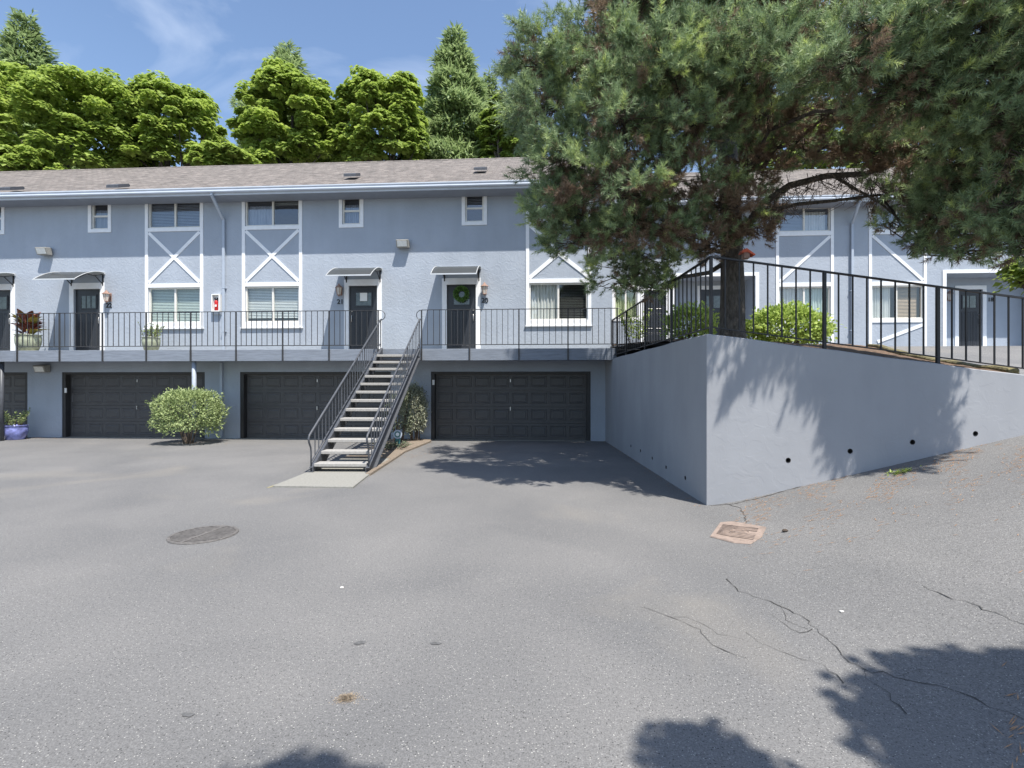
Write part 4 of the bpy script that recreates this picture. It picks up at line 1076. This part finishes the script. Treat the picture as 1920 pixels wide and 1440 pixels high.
# ground-cover sprig at the foot of the stairs, round garden sign
q = gp(728, 846); t = thing('ground_cover', 'low dark ground cover in the bed under the stairs', 'plant', q); sprigs((q[0], q[1] + .25, .03), .7, .22, 60, .06, M['varieg'], t, tones=(0, .2))
q = gp(746, 840); t = thing('garden_sign', 'small round sign on a teal stake beside the stairs', 'sign', (q[0], q[1], .04))
part('stake', MB().prism([(q[0] - .05, .04), (q[0] + .05, .04), (q[0] + .075, .30), (q[0] - .075, .30)], 'y', q[1] - .01, q[1] + .01), M['teal'], t)
mk = lambda r, y0, y1: MB().prism([(q[0] + r * math.cos(a), .38 + r * math.sin(a)) for a in np.linspace(0, 6.283, 25)[:-1]], 'y', y0, y1)
part('sign_disc', mk(.125, q[1] - .03, q[1] - .011), M['signface'], t); part('sign_ring', mk(.085, q[1] - .034, q[1] - .0301), M['teal'], t); part('sign_centre', mk(.05, q[1] - .038, q[1] - .0341), M['paper'], t)

# ------------------------------------------------------------------ covers in the yard
dc = gp(382, 1003); a_ = gp(319, 1003); R_ = abs(a_[0] - dc[0]) * .93
t = thing('drain_grate', 'round cast iron drain grate set into the asphalt', 'drain', dc)
n = 40
ring = lambda r, z: [(dc[0] + r * math.cos(2 * math.pi * k / n), dc[1] + r * math.sin(2 * math.pi * k / n), z) for k in range(n)]
mb = MB().add(ring(R_, .004) + ring(R_ * .985, .014) + ring(R_ * .90, .014) + ring(R_ * .90, .005), [(j * n + k, j * n + (k + 1) % n, (j + 1) * n + (k + 1) % n, (j + 1) * n + k) for j in range(3) for k in range(n)])
part('rim', mb, M['iron'], t)
part('sump_shade', MB().add(ring(R_ * .91, .0045), [tuple(range(n))]), M['black'], t)  # flat black disc, the shade of the pit below put into its colour
for k in range(15):
    yy = -R_ * .86 + k * R_ * 1.72 / 14; hl = math.sqrt(max(.0, (R_ * .895) ** 2 - yy * yy))
    part('grate_bar', MB().box(dc[0] - hl, dc[0] + hl, dc[1] + yy - R_ * .036, dc[1] + yy + R_ * .036, .0052, .012), M['iron'], t)
part('cross_bar', MB().bar((dc[0] - R_ * .12, dc[1] - R_ * .89, .010), (dc[0] + R_ * .12, dc[1] + R_ * .89, .010), .05, .012), M['iron'], t)
P = [gp(x, y) for x, y in ((1331, 1007), (1350, 981), (1372, 979), (1437, 990), (1428, 1008), (1408, 1021), (1376, 1019))]
cc = sum(P) / len(P)
t = thing('utility_cover', 'rusty rectangular utility cover in the asphalt near the wall corner', 'cover', cc)
def drape_poly(P, dz, sc=1.0): return [tuple(cc + (p - cc) * sc + [0, 0, dz]) for p in P]
n = len(P)
mb = MB().add(drape_poly(P, .004) + drape_poly(P, .016, .975), [(k, (k + 1) % n, n + (k + 1) % n, n + k) for k in range(n)] + [tuple(range(n, 2 * n))])
part('cover_plate', mb, M['rust'], t)
u0 = (P[3] - P[1]) ; v0 = (P[0] - P[1])
for k in range(9):
    s = .1 + .8 * k / 8; a = P[1] + u0 * .10 + v0 * (.08 + s * .80); b = P[1] + u0 * .86 + v0 * (.08 + s * .80)
    if k in (3, 4): b = a + (b - a) * .36
    part('tread_rib', MB().bar(a + [0, 0, .018], b + [0, 0, .0165], .02, .003), M['rust'], t)
mb = MB(); c2 = P[1] + u0 * .52 + v0 * .5
for r in (.07, .04):
    mb.tube([c2 + np.array([r * 1.5 * math.cos(a), r * math.sin(a), .016]) for a in np.linspace(0, 6.283, 22)], .004, 5)
part('cover_emblem', mb, M['rust'], t)

# fallen needles, pale grit and a torn green sprig on the asphalt
n = 2600
px = 1330 + 590 * rng.random(n) ** .8; off = np.abs(rng.normal(size=n)) * 46 + 3
cl = np.sin(px * .05) + np.sin(px * .021 + off * .09) + rng.normal(size=n) * .5
keep = cl > .25; px, off = px[keep], off[keep]
base_y = np.interp(px, [1325, 1612, 1707, 1825, 1920], [948, 882, 854, 833, 812])
Pn = np.array([gp(a, b, .006) for a, b in zip(px, base_y + off)])
ang_ = rng.normal(size=len(Pn)) * .5 + .3; Dn = np.stack([np.cos(ang_), np.sin(ang_), np.zeros(len(Pn))], 1)
Dn[:, 2] = Dn[:, 0] * .2
V, F = leaf_quads(Pn, Dn, np.tile(UP, (len(Pn), 1)), .05 + .07 * rng.random(len(Pn)), np.full(len(Pn), .006), 0)
tag(np_mesh('fallen_needles', V, F, M['dry']), 'dry brown pine needles scattered on the asphalt below the wall', 'needles', kind='stuff')
q = gp(1690, 886); n = 70; P_ = np.array([[q[0] + rng.normal() * .10, q[1] + rng.normal() * .04, 0] for _ in range(n)]); P_[:, 2] = [gz(a) + .012 for a in P_[:, 0]]
D_ = rdir(n); D_[:, 2] = abs(D_[:, 2]) * .3
V, F = leaf_quads(P_, D_, np.tile(UP, (n, 1)), np.full(n, .07), np.full(n, .02))
tag(np_mesh('fallen_sprig', V, F, M['lime'], tone=np.repeat(rng.random(n), 4)), 'torn green sprig lying on the asphalt near the wall', 'sprig', kind='stuff')
# oil spots and a sandy patch on the asphalt
def blot(px_, py_, r, m, dz=.0045):
    c = gp(px_, py_); n_ = 18; ph = rng.random(3) * 6
    vs = []
    for k in range(n_):
        a = 6.283 * k / n_; rr = r * (1 + .25 * math.sin(2 * a + ph[0]) + .15 * math.sin(5 * a + ph[1])); x, y = c[0] + rr * 1.5 * math.cos(a), c[1] + rr * math.sin(a); vs.append((x, y, gz(x) + dz))
    return vs
M['oil'] = mat('oil_stain', (.11, .11, .11), .8, .3, 40); M['sand'] = mat('sand_stain', (.34, .27, .19), .95, .25, 40)
for px_, py_, r in ((675, 1206, .025), (817, 1207, .022), (352, 1341, .02)):
    tag(part('oil_stain', MB().add(blot(px_, py_, r, 'oil'), [tuple(range(18))]), M['oil']), kind='structure')
n = 420; q = gp(650, 1310); pts_ = np.stack([q[0] + rng.normal(size=n) * .03, q[1] + rng.normal(size=n) * .022, np.full(n, .005)], 1); a_ = rng.random(n) * 6.283
V, F = leaf_quads(pts_, np.stack([np.cos(a_), np.sin(a_), np.zeros(n)], 1), np.tile(UP, (n, 1)), np.full(n, .008), np.full(n, .006), 0)
tag(np_mesh('sand_grains', V, F, M['sand']), 'small patch of pale sand on the asphalt in the foreground', 'sand', kind='stuff')
# leaf litter along the foot of the walls and around the bed
n = 900; Pl = []
for k in range(n):
    w_ = rng.random()
    if w_ < .35: p_ = gp(640 + 170 * rng.random(), 830 + 30 * rng.random()); p_ = np.array([p_[0], p_[1], .05 if p_[0] < X0(800) else .006])
    elif w_ < .7: u_ = rng.random(); p_ = GW + (CN - GW) * u_ + np.array([-abs(rng.normal()) * .07 - .01, 0, .006])
    elif w_ < .85: p_ = np.array([X0(285 + 150 * rng.random(), -1.3), -1.3 + rng.normal() * .35, .006])
    else: p_ = np.array([X0(20 + 90 * rng.random(), -.4), -.15 - abs(rng.normal()) * .25, .006])
    Pl.append(p_)
Pl = np.array(Pl); a_ = rng.random(n) * 6.283
V, F = leaf_quads(Pl, np.stack([np.cos(a_), np.sin(a_), .15 * rng.random(n)], 1), np.tile(UP, (n, 1)), .02 + .03 * rng.random(n), .008 + .012 * rng.random(n), .1)
tag(np_mesh('leaf_litter', V, F, M['dry']), 'dry leaf litter along the foot of the walls and shrubs', 'litter', kind='stuff')
pb = bmesh.new(); bmesh.ops.create_icosphere(pb, subdivisions=1, radius=.5)
pme = bpy.data.meshes.new('pebble'); pb.to_mesh(pme); pb.free(); pme.materials.append(M['pebble'])
for (x, y), s, lab in (((1578, 1148), .03, 'pale pebble on the asphalt right of centre'), ((641, 1103), .03, 'pale pebble on the asphalt below the stairs')):
    o = bpy.data.objects.new('pebble', pme); COL.objects.link(o); o.location = gp(x, y, s * .25); o.scale = (s * 1.3, s, s * .6); tag(o, lab, 'pebble', 'pebbles on the asphalt')
q = gp(1472, 998)
tag(part('pine_cone', MB().tube([(q[0] - .03, q[1], gz(q[0]) + .016), (q[0] - .012, q[1] + .004, gz(q[0]) + .02), (q[0] + .015, q[1] + .006, gz(q[0]) + .02), (q[0] + .04, q[1] + .01, gz(q[0]) + .016)], [.008, .02, .017, .004], 8), M['twig'], loc=tuple(q)), 'small dark cone on the asphalt right of the utility cover', 'pine cone')

# ------------------------------------------------------------------ trees
def shell_dirs(n): return rdir(n)
def tufts(P, D, nn, Ls, nl, wd, tone):
    """bottle-brush shoots: P base, D axis; nn needles each. returns V,F,tone"""
    N = len(P); D = unit(D); a = unit(np.cross(D, rdir(N))); b = np.cross(D, a)
    u = rng.random((N, nn)); phi = rng.random((N, nn)) * 2 * math.pi; op = .75 + .5 * rng.random((N, nn)); op *= (1.12 - .62 * u ** 2)
    root = P[:, None] + D[:, None] * (Ls[:, None] * u)[..., None]
    rad = a[:, None] * np.cos(phi)[..., None] + b[:, None] * np.sin(phi)[..., None]
    nd = D[:, None] * np.cos(op)[..., None] + rad * np.sin(op)[..., None]
    ln_ = (nl * (.75 + .5 * rng.random((N, nn))))[..., None] if np.isscalar(nl) else (nl[:, None] * (.75 + .5 * rng.random((N, nn))))[..., None]
    sd_ = unit(np.cross(nd, rdir(N * nn).reshape(N, nn, 3)))
    V = np.stack([root + sd_ * wd / 2, root - sd_ * wd / 2, root + nd * ln_], 2).reshape(-1, 3)
    F = np.arange(len(V)).reshape(-1, 3)
    tt = np.repeat(np.clip(tone[:, None] + .05 * rng.normal(size=(N, nn)), 0, 1), 3)
    return V, F, tt
def pine():
    base = at_d(1376, 640, 9.4); base[2] = us(base[0], base[1]) + .02
    t = thing('pine_tree', 'big spreading pine with thick dark trunk behind the black fence', 'tree', base)
    top = base + np.array([-.5, .6, 11.5])
    def tr(z):                       # trunk axis
        u = (z - base[2]) / 11.5
        return base + (top - base) * u + np.array([.14 * math.sin(u * 6), .1 * math.sin(u * 5 + 1), 0])
    zs = np.concatenate([[base[2] - .1, base[2] + .12], np.linspace(base[2] + .4, top[2], 16)])
    pts = [tr(z) for z in zs]; rs = [.30, .25] + list(np.linspace(.225, .03, 16))
    # rough plated bark: many-sided trunk with uneven radius
    mb = MB().tube(pts, rs, 18)
    mb.v = [tuple(np.array(v) + rng.normal(size=3) * .008) for v in mb.v]
    part('trunk', mb, M['bark'], t, smooth=True)
    # foliage masses: px, py, depth, half-width px, half-height px, brown share, density
    ms = [(1020,120,8.4,72,62,.02,1), (1010,215,8.3,62,55,.03,1), (1120,110,8.0,95,75,.03,1), (1065,300,8.2,82,62,.05,1), (1165,230,7.6,100,75,.1,1),
          (1245,130,7.6,95,75,.03,1), (1345,120,7.5,95,75,.04,1), (1290,230,7.8,95,65,.4,.9), (1055,385,8.4,72,48,.05,1), (1150,350,7.8,95,62,.22,.9), (1250,330,8.0,90,62,.5,.8),
          (1100,445,8.6,78,34,.05,.9), (1190,430,8.3,92,42,.12,1), (1270,430,8.3,62,42,.7,.8), (1345,390,8.5,70,58,.85,.8), (1325,465,8.9,45,26,.6,.6), (1405,320,8.8,62,52,.6,.7), (1400,430,9.0,45,36,.8,.6),
          (1190,492,9.6,88,30,.0,.75), (1160,530,9.7,50,24,.0,.55), (1225,540,9.7,52,28,.0,.5), (1440,395,9.0,36,30,.8,.5),
          (1455,120,7.1,100,72,.04,1), (1440,215,8.0,78,45,.5,.8), (1580,120,6.3,95,68,.04,1), (1490,270,8.5,66,38,.75,.5), (1565,285,8.5,55,30,.75,.45), (1560,205,7.9,88,42,.6,.7), (1650,70,6.5,95,85,.05,1), (1690,170,6.55,100,62,.1,1), (1670,235,7.9,88,48,.8,.7),
          (1760,80,6.35,95,85,.05,1), (1800,180,6.4,95,62,.12,1), (1880,90,6.1,95,95,.04,1), (1900,210,6.15,80,70,.06,1), (1985,120,6.0,100,110,.04,.8), (1990,270,6.25,90,90,.04,.8), (2070,200,5.65,55,90,.04,.8), (1960,-40,5.9,120,90,.04,.8), (1800,-30,6.0,120,80,.04,.8),
          (1640,290,8.3,66,34,.5,.6), (1745,275,8.0,90,55,.9,.8), (1830,270,7.0,80,55,.2,1), (1895,300,6.3,60,58,.03,1), (1725,350,8.0,80,42,.85,.7), (1820,350,7.2,80,52,.12,1), (1890,395,6.4,62,55,.1,1),
          (1650,365,8.4,50,28,.7,.35), (1775,405,7.5,78,36,.15,.9), (1855,432,6.9,80,42,.12,1), (1735,458,7.8,46,20,.1,.7), (1800,476,7.4,62,18,.1,.7), (1915,462,6.4,48,40,.05,1), (1690,425,8.0,42,22,.5,.4)]
    ms.sort(key=lambda m: np.linalg.norm(at_d(m[0], m[1], m[2]) - tr(max(base[2] + 1.7, at_d(m[0], m[1], m[2])[2] - .4))))
    back = [(1090,180,10.6,130,110,.1,.45), (1260,240,10.8,140,120,.3,.45), (1420,150,10.6,150,100,.2,.45)]
    above = []
    for k, (z, r) in enumerate(((8.3, 2.5), (9.0, 2.2), (9.8, 1.9), (10.6, 1.6), (11.4, 1.35), (12.2, 1.0), (13.0, .7))):
        m_ = 7 if r > 2 else 4
        for j in range(m_):
            a = 6.283 * j / m_ + k * .7; c = tr(min(z, top[2])) + np.array([math.cos(a) * r * .68, math.sin(a) * r * .68, (z - min(z, top[2]))]); above.append((c, max(.55, r * .36)))
    Ps, Ds, Ts, Ln, K = [], [], [], [], []
    limbs = MB(); twigs = MB(); wood = [(tr(z), 0.0) for z in np.arange(base[2] + 1.7, top[2], .35)]
    def mass(c, r, bs, den, coarse=False, limb=True):
        area = 4 * math.pi * ((r[0] * r[1] + r[0] * r[2] + r[1] * r[2]) / 3)
        tx = tr(c[2]); outw = c - tx; outw[2] = 0; outw = unit(outw) if np.linalg.norm(outw) > .2 else np.zeros(3)
        def put(P, D, tone, ln_): Ps.append(P); Ds.append(D); Ts.append(tone); Ln.append(ln_ * (2.1 if coarse else 1)); K.append(np.full(len(P), 1 if coarse else 0))
        # cushions: the tip of a bough with its fan of shoots
        nc = max(4, int(area * (8.0 if not coarse else 2.6) * den)); ns = 10 if not coarse else 9
        d = rdir(nc); d[:, 2] = np.where(d[:, 2] < -.45, d[:, 2] * .4, d[:, 2]); d = unit(d)
        rad = .72 + .33 * rng.random((nc, 1))
        lump = 1 + .14 * np.sin(d[:, :1] * 6 + c[0] * 3) * np.sin(d[:, 2:] * 7 + c[2])
        CC = c + d * rad * lump * r
        dead_c = rng.random(nc) < bs * np.where(d[:, 2] > .35, .35, 1.0)
        ax = unit(d * .7 + outw * .45 + np.array([0, 0, .45]) + .25 * rdir(nc))
        ci = np.repeat(np.arange(nc), ns); n = len(ci)
        D = unit(ax[ci] + .85 * rdir(n)); sp_ = .06 * (2 if coarse else 1)
        base_t = np.where(dead_c, .03 + .2 * rng.random(nc), .36 + .34 * rng.random(nc))
        tone = base_t[ci] + np.where(dead_c[ci], 0, .12 * rng.normal(size=n)) + np.where((rng.random(n) < .10) & ~dead_c[ci], .25, 0)
        tone = np.where(dead_c[ci], np.clip(tone, 0, .26), np.clip(tone, .31, 1))
        P = CC[ci] + D * .03 + rng.normal(size=(n, 3)) * sp_
        put(P, D, tone, (.12 + .12 * rng.random(n)) * np.where(dead_c[ci], .8, 1))
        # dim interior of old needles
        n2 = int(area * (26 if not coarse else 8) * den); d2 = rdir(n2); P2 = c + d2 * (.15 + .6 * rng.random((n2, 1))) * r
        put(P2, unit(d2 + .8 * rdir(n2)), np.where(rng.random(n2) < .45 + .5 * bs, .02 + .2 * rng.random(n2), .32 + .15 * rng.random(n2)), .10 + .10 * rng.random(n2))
        n = len(P)
        # limb from the nearest wood already grown, and twigs through the mass
        if limb:
            dist = [np.linalg.norm((c - q_) * [1, 1, .8]) + .45 * L0 + (.6 if q_[2] > c[2] + .3 else 0) for q_, L0 in wood]
            k_ = int(np.argmin(dist)); s, L0 = wood[k_]
            q1 = s * .66 + c * .34 + rng.normal(size=3) * .07 + [0, 0, -.05]; q2 = s * .33 + c * .67 + rng.normal(size=3) * .07 + [0, 0, .04]
            r0 = max(.014, .05 - .012 * L0); part('limb', MB().tube([s, q1, q2, c], [r0, r0 * .85, r0 * .7, r0 * .5], 7), M['bark'], t, smooth=True)
            L1 = L0 + np.linalg.norm(c - s); wood.extend([(q2, L1 * .8), (c, L1)])
        m_ = int(26 * den * (1 if not coarse else .3) + 4)
        for i in rng.integers(0, n, m_):
            e = P[i]; k_ = c + (e - c) * .3 + rng.normal(size=3) * .05
            twigs.tube([c + rng.normal(size=3) * .1, (k_ + e) / 2 + rng.normal(size=3) * .05, e], [.009, .006, .003], 4, cap=False)
    for px_, py_, D_, hx, hy, bs, den in ms:
        c = at_d(px_, py_, D_); rx, rz = hx * D_ / FPX, hy * D_ / FPX; mass(c, np.array([rx, (rx + rz) / 2, rz]), bs, den)
    for px_, py_, D_, hx, hy, bs, den in back:
        c = at_d(px_, py_, D_); rx, rz = hx * D_ / FPX, hy * D_ / FPX; mass(c, np.array([rx, (rx + rz) / 2, rz]), bs, den, True)
    for c, r in above: mass(c, np.array([r, r, r * .6]), .1, .8, True)
    # the long limb that swings to the right over the terrace, and one above it
    for path, r0 in (([(1392, 440, 9.3), (1425, 385, 9.0), (1480, 348, 8.8), (1550, 330, 8.6), (1620, 326, 8.4), (1700, 300, 8.1), (1790, 290, 7.7)], .075),
                     ([(1390, 330, 9.3), (1440, 285, 9.0), (1490, 245, 8.7), (1540, 215, 8.4), (1640, 190, 7.9)], .07),
                     ([(1560, 328, 8.6), (1600, 352, 8.5), (1650, 380, 8.3), (1720, 440, 8.0)], .03),
                     ([(1198, 470, 9.4), (1197, 510, 9.6), (1188, 560, 9.8)], .03)):
        pts = [at_d(*q) for q in path]; part('limb', MB().tube(pts, list(np.linspace(r0, r0 * .35, len(pts))), 9), M['bark'], t, smooth=True)
    # bare hanging twigs under the right limb
    for k in range(150):
        px_ = 1440 + 300 * rng.random(); py_ = np.interp(px_, [1440, 1500, 1560, 1640, 1740], [380, 345, 328, 335, 370]) + rng.normal() * 10
        s = at_d(px_, py_, 8.5 + rng.normal() * .25); d = np.array([rng.normal() * .25, rng.normal() * .25, -.2 - .3 * rng.random()])
        e = s + d * .8; twigs.tube([s, s + d * .4 + rng.normal(size=3) * .04, e], [.006, .004, .002], 4, cap=False)
        for j in range(2): f_ = s + d * (.3 + .4 * rng.random()); twigs.tube([f_, f_ + rng.normal(size=3) * .11 + [0, 0, -.04]], [.004, .002], 4, cap=False)
    tag(part('twigs', twigs, M['twig'], t), kind='stuff')
    P, D, T, Ls_, Kc = (np.concatenate(x) for x in (Ps, Ds, Ts, Ln, K))
    f_ = Kc == 0
    V1, F1, t1 = tufts(P[f_], D[f_], 56, Ls_[f_], .082, .0092, T[f_])
    V2, F2, t2 = tufts(P[~f_], D[~f_], 34, Ls_[~f_], .17, .022, T[~f_])
    V = np.concatenate([V1, V2]); F = np.concatenate([F1, F2 + len(V1)])
    tag(np_mesh('crown', V, F, M['needle'], t, np.concatenate([t1, t2])), kind='stuff')
    print('pine tufts', len(P), 'tris', len(F))
    return t, tr
pine_o, trunk_at = pine()
# red bird house on the pine trunk
p = at_d(1399, 474, 8.75)
t = thing('bird_house', 'little bird house with orange red roof hanging on the pine trunk', 'bird house', p); t.scale = (.8, .8, .8)
part('roof', MB().prism([(p[0] - .13, p[2] - .02), (p[0] - .10, p[2] + .05), (p[0] - .02, p[2] + .075), (p[0] + .16, p[2] - .06), (p[0] + .14, p[2] - .08), (p[0], p[2] - .0)], 'y', p[1] - .1, p[1] + .1), M['redroof'], t)
part('body', MB().box(p[0] - .07, p[0] + .05, p[1] - .07, p[1] + .07, p[2] - .13, p[2] - .005), M['copper'], t)
part('hook', MB().tube([(p[0] - .02, p[1], p[2] + .06), (p[0] - .05, p[1] + .1, p[2] + .2), (p[0] - .08, p[1] + .55, p[2] + .22)], .006, 6), M['black'], t)

def broadleaf(name, label, cpx, cpy, D, hx, hy, n_cl, leaf, seed, group, leaves=230, zb=0.0, m='maple', pos=None, rad=None, trunk=None, tone=(0, 1)):
    """a crown of many drooping leaf domes over limbs"""
    global rng
    rng = np.random.default_rng(seed)
    c = at_d(cpx, cpy, D) if pos is None else np.array(pos, float)
    R = np.array([hx * D / FPX, hx * D / FPX * .85, hy * D / FPX]) if rad is None else np.array(rad, float)
    foot = np.array([c[0], c[1], zb]) if trunk is None else np.array(trunk, float)
    t = thing(name, label, 'tree', foot, group)
    fork = foot + (c - foot) * .55; fork[2] = max(zb + 1.5, c[2] - R[2] * 1.05)
    part('trunk', MB().tube([foot - [0, 0, .1], foot * .5 + fork * .5 + rng.normal(size=3) * .1, fork, c + [0, 0, R[2] * .3]], [.34, .27, .2, .06], 10), M['bark'], t, smooth=True)
    far = pos is None
    if far: n_cl = int(n_cl * 2.6); leaves = 105
    d = rdir(n_cl); d[:, 2] = np.where(d[:, 2] < -.75, -d[:, 2] * .6, d[:, 2]); d = unit(d)
    rad_ = (.5 + .5 * rng.random((n_cl, 1)) ** .4)
    lump = 1 + .15 * np.sin(d[:, :1] * 5 + seed) * np.cos(d[:, 2:] * 4 + seed * .7)
    CC = c + d * rad_ * lump * R
    cr = (.10 + .09 * rng.random(n_cl)) * (R.mean() + 1.2) * (.66 if far else 1)
    limbs = MB()
    for i in rng.integers(0, n_cl, 14):
        mid = fork * .5 + CC[i] * .5 + rng.normal(size=3) * .25 + [0, 0, -.2]
        limbs.tube([fork, mid, CC[i]], [.10, .06, .02], 6, cap=False)
    part('limb', limbs, M['bark'], t, smooth=True)
    ci = np.repeat(np.arange(n_cl), leaves); n = len(ci)
    e = rdir(n); e[:, 2] = np.where(e[:, 2] < -.5, -e[:, 2], e[:, 2]); e = unit(e)
    q = .5 + .6 * rng.random((n, 1)) ** .7 if far else .35 + 1.15 * rng.random((n, 1))
    P = CC[ci] + e * q * cr[ci][:, None] * np.array([1.15, 1.15, .72])
    Dd = unit(e * [1, 1, .2] + np.array([0, 0, -.55]) + .45 * rdir(n)); Nn = unit(e + np.array([0, 0, .7]) + .35 * rdir(n))
    ls = leaf * (.65 + .7 * rng.random(n))
    V, F = leaf_quads(P - Dd * ls[:, None] * .4, Dd, Nn, ls, ls * .95, .12)
    tn = np.clip(.25 + .35 * rng.random(n) + .22 * rng.random(n_cl)[ci] + .25 * (e[:, 2] > .55) * rng.random(n), 0, 1)  # leaves on dome tops toned lighter, sunlight put into their colour
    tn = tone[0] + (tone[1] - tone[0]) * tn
    tag(np_mesh('crown', V, F, M[m], t, np.repeat(tn, 4)), kind='stuff')
    return t
def conifer(name, label, px, top_py, D, hw, low_py, seed, group, n=9000, spray=.5):
    global rng
    rng = np.random.default_rng(seed)
    tp = at_d(px, top_py, D); foot = np.array([tp[0], tp[1], 0.0]); t = thing(name, label, 'tree', foot, group)
    part('trunk', MB().tube([foot - [0, 0, .1], (foot + tp) / 2, tp - [0, 0, .3]], [.36, .22, .03], 10), M['bark'], t, smooth=True)
    zl = at_d(px, low_py, D)[2]; W = hw * D / FPX
    u = np.sqrt(rng.random(n)) * 1.35; z = tp[2] - u * (tp[2] - zl)
    rmax = W * np.minimum(1.1, u ** .8) * (1 + .16 * np.sin(z * 4.1 + seed) + .08 * np.sin(z * 9))
    a = rng.random(n) * 6.283; rmax *= 1 + .22 * np.sin(a * 3 + z * 1.3) + .1 * np.sin(a * 7 + z * 3)
    r = rmax * (.45 + .55 * rng.random(n) ** .5)
    P = np.stack([tp[0] + r * np.cos(a), tp[1] + r * np.sin(a), z - .12 * r], 1)
    out = np.stack([np.cos(a), np.sin(a), np.zeros(n)], 1)
    Ds, Vs, Fs, Ts, off = None, [], [], [], 0
    for k in range(5):
        Dd = unit(out * .8 + np.array([0, 0, -.25 + .4 * (k == 0)]) + .6 * rdir(n)); Nn = unit(out * .6 + np.array([0, 0, .8]) + .4 * rdir(n))
        V, F = leaf_quads(P + .10 * rng.normal(size=(n, 3)), Dd, Nn, spray * (.5 + .6 * rng.random(n)), spray * .20 * (.7 + .6 * rng.random(n)), .05)
        Vs.append(V); Fs.append(F + off); off += len(V); Ts.append(np.repeat(np.clip(.15 + .5 * rng.random(n) + .3 * (r / (rmax + .01) > .85), 0, 1), 4))
    tag(np_mesh('crown', np.concatenate(Vs), np.concatenate(Fs), M['cedar'], t, np.concatenate(Ts)), kind='stuff')
G = 'trees behind the townhouses'
broadleaf('maple_tree', 'wide bright maple above the roof, leftmost of the maples', 118, 262, 28, 158, 112, 150, .22, 1, G)
broadleaf('maple_tree', 'rounded maple above the roof, left of the gap of sky', 314, 262, 29, 98, 100, 110, .22, 2, G)
broadleaf('maple_tree', 'tall full maple above the roof, right of the gap of sky', 548, 250, 28, 94, 108, 130, .22, 3, G)
broadleaf('maple_tree', 'maple with knobbly top left of the tall cedar', 714, 248, 28, 84, 106, 110, .22, 4, G)
broadleaf('maple_tree', 'low young maple peeking over the roof at the far left', 45, 318, 25, 70, 32, 40, .2, 5, G)
broadleaf('maple_tree', 'low pale maple just above the roof left of centre', 420, 308, 25, 60, 26, 36, .2, 6, G)
broadleaf('maple_tree', 'dark maple partly hidden by the left edge of the pine', 950, 265, 29, 48, 78, 60, .22, 7, G, tone=(0, .7))
broadleaf('maple_tree', 'maple seen through the gap under the right pine limb', 1490, 290, 27, 120, 80, 70, .22, 8, G)
broadleaf('maple_tree', 'maple far right seen through the pine branches', 1740, 260, 27, 130, 100, 60, .22, 9, G)
conifer('cedar_tree', 'tall dense cedar rising left of the pine', 852, 50, 31, 76, 300, 21, G, 9000, .55)
conifer('cedar_tree', 'slim cedar between the tall cedar and the pine', 918, 130, 33, 30, 300, 22, G, 3000, .45)
conifer('cedar_tree', 'conifer top poking out behind the full maple', 540, 82, 36, 75, 240, 23, G, 5000, .55)
conifer('cedar_tree', 'loose conifer in the top left corner', 48, 20, 33, 82, 300, 24, G, 7000, .6)
# broadleaf tree beside the terrace at the right edge
rng = np.random.default_rng(31)
e = at_d(1915, 520, 8.6)
broadleaf('small_maple', 'small green maple at the right edge under the pine', 0, 0, 8.6, 0, 0, 26, .11, 31, None, leaves=90, pos=e + np.array([.42, 0, .10]), rad=(.42, .4, .34), trunk=(e[0] + 1.9, e[1] + .6, us(e[0] + 1.9, e[1]) - .02), tone=(.1, .75))
# the trees behind the photographer whose tops shade the foreground
sh = SUNV / SUNV.z
def above_pt(px, py, h):
    p = gp(px, py); return p + np.array([sh.x, sh.y, 1]) * (h - p[2])
c1 = above_pt(2130, 1360, 7.0)
broadleaf('shade_tree', 'round shade tree outside the frame behind the camera, right', 0, 0, 1, 0, 0, 60, .15, 41, 'shade trees behind the camera', leaves=160, pos=c1 + np.array([0, -.1, 0]), rad=(.95, .30, .6), trunk=(c1[0] + 1.6, c1[1] - 1.6, 0))
c2 = above_pt(1335, 1440, 7.0)
broadleaf('shade_tree', 'second shade tree outside the frame behind the camera, middle', 0, 0, 1, 0, 0, 7, .09, 42, 'shade trees behind the camera', leaves=140, pos=c2, rad=(.03, .03, .12), trunk=(c2[0] + .5, c2[1] - 1.8, 0))
c3 = above_pt(550, 1530, 7.0)
broadleaf('shade_tree', 'third shade tree outside the frame behind the camera, left', 0, 0, 1, 0, 0, 8, .09, 43, 'shade trees behind the camera', leaves=140, pos=c3, rad=(.14, .03, .2), trunk=(c3[0], c3[1] - 1.8, 0))
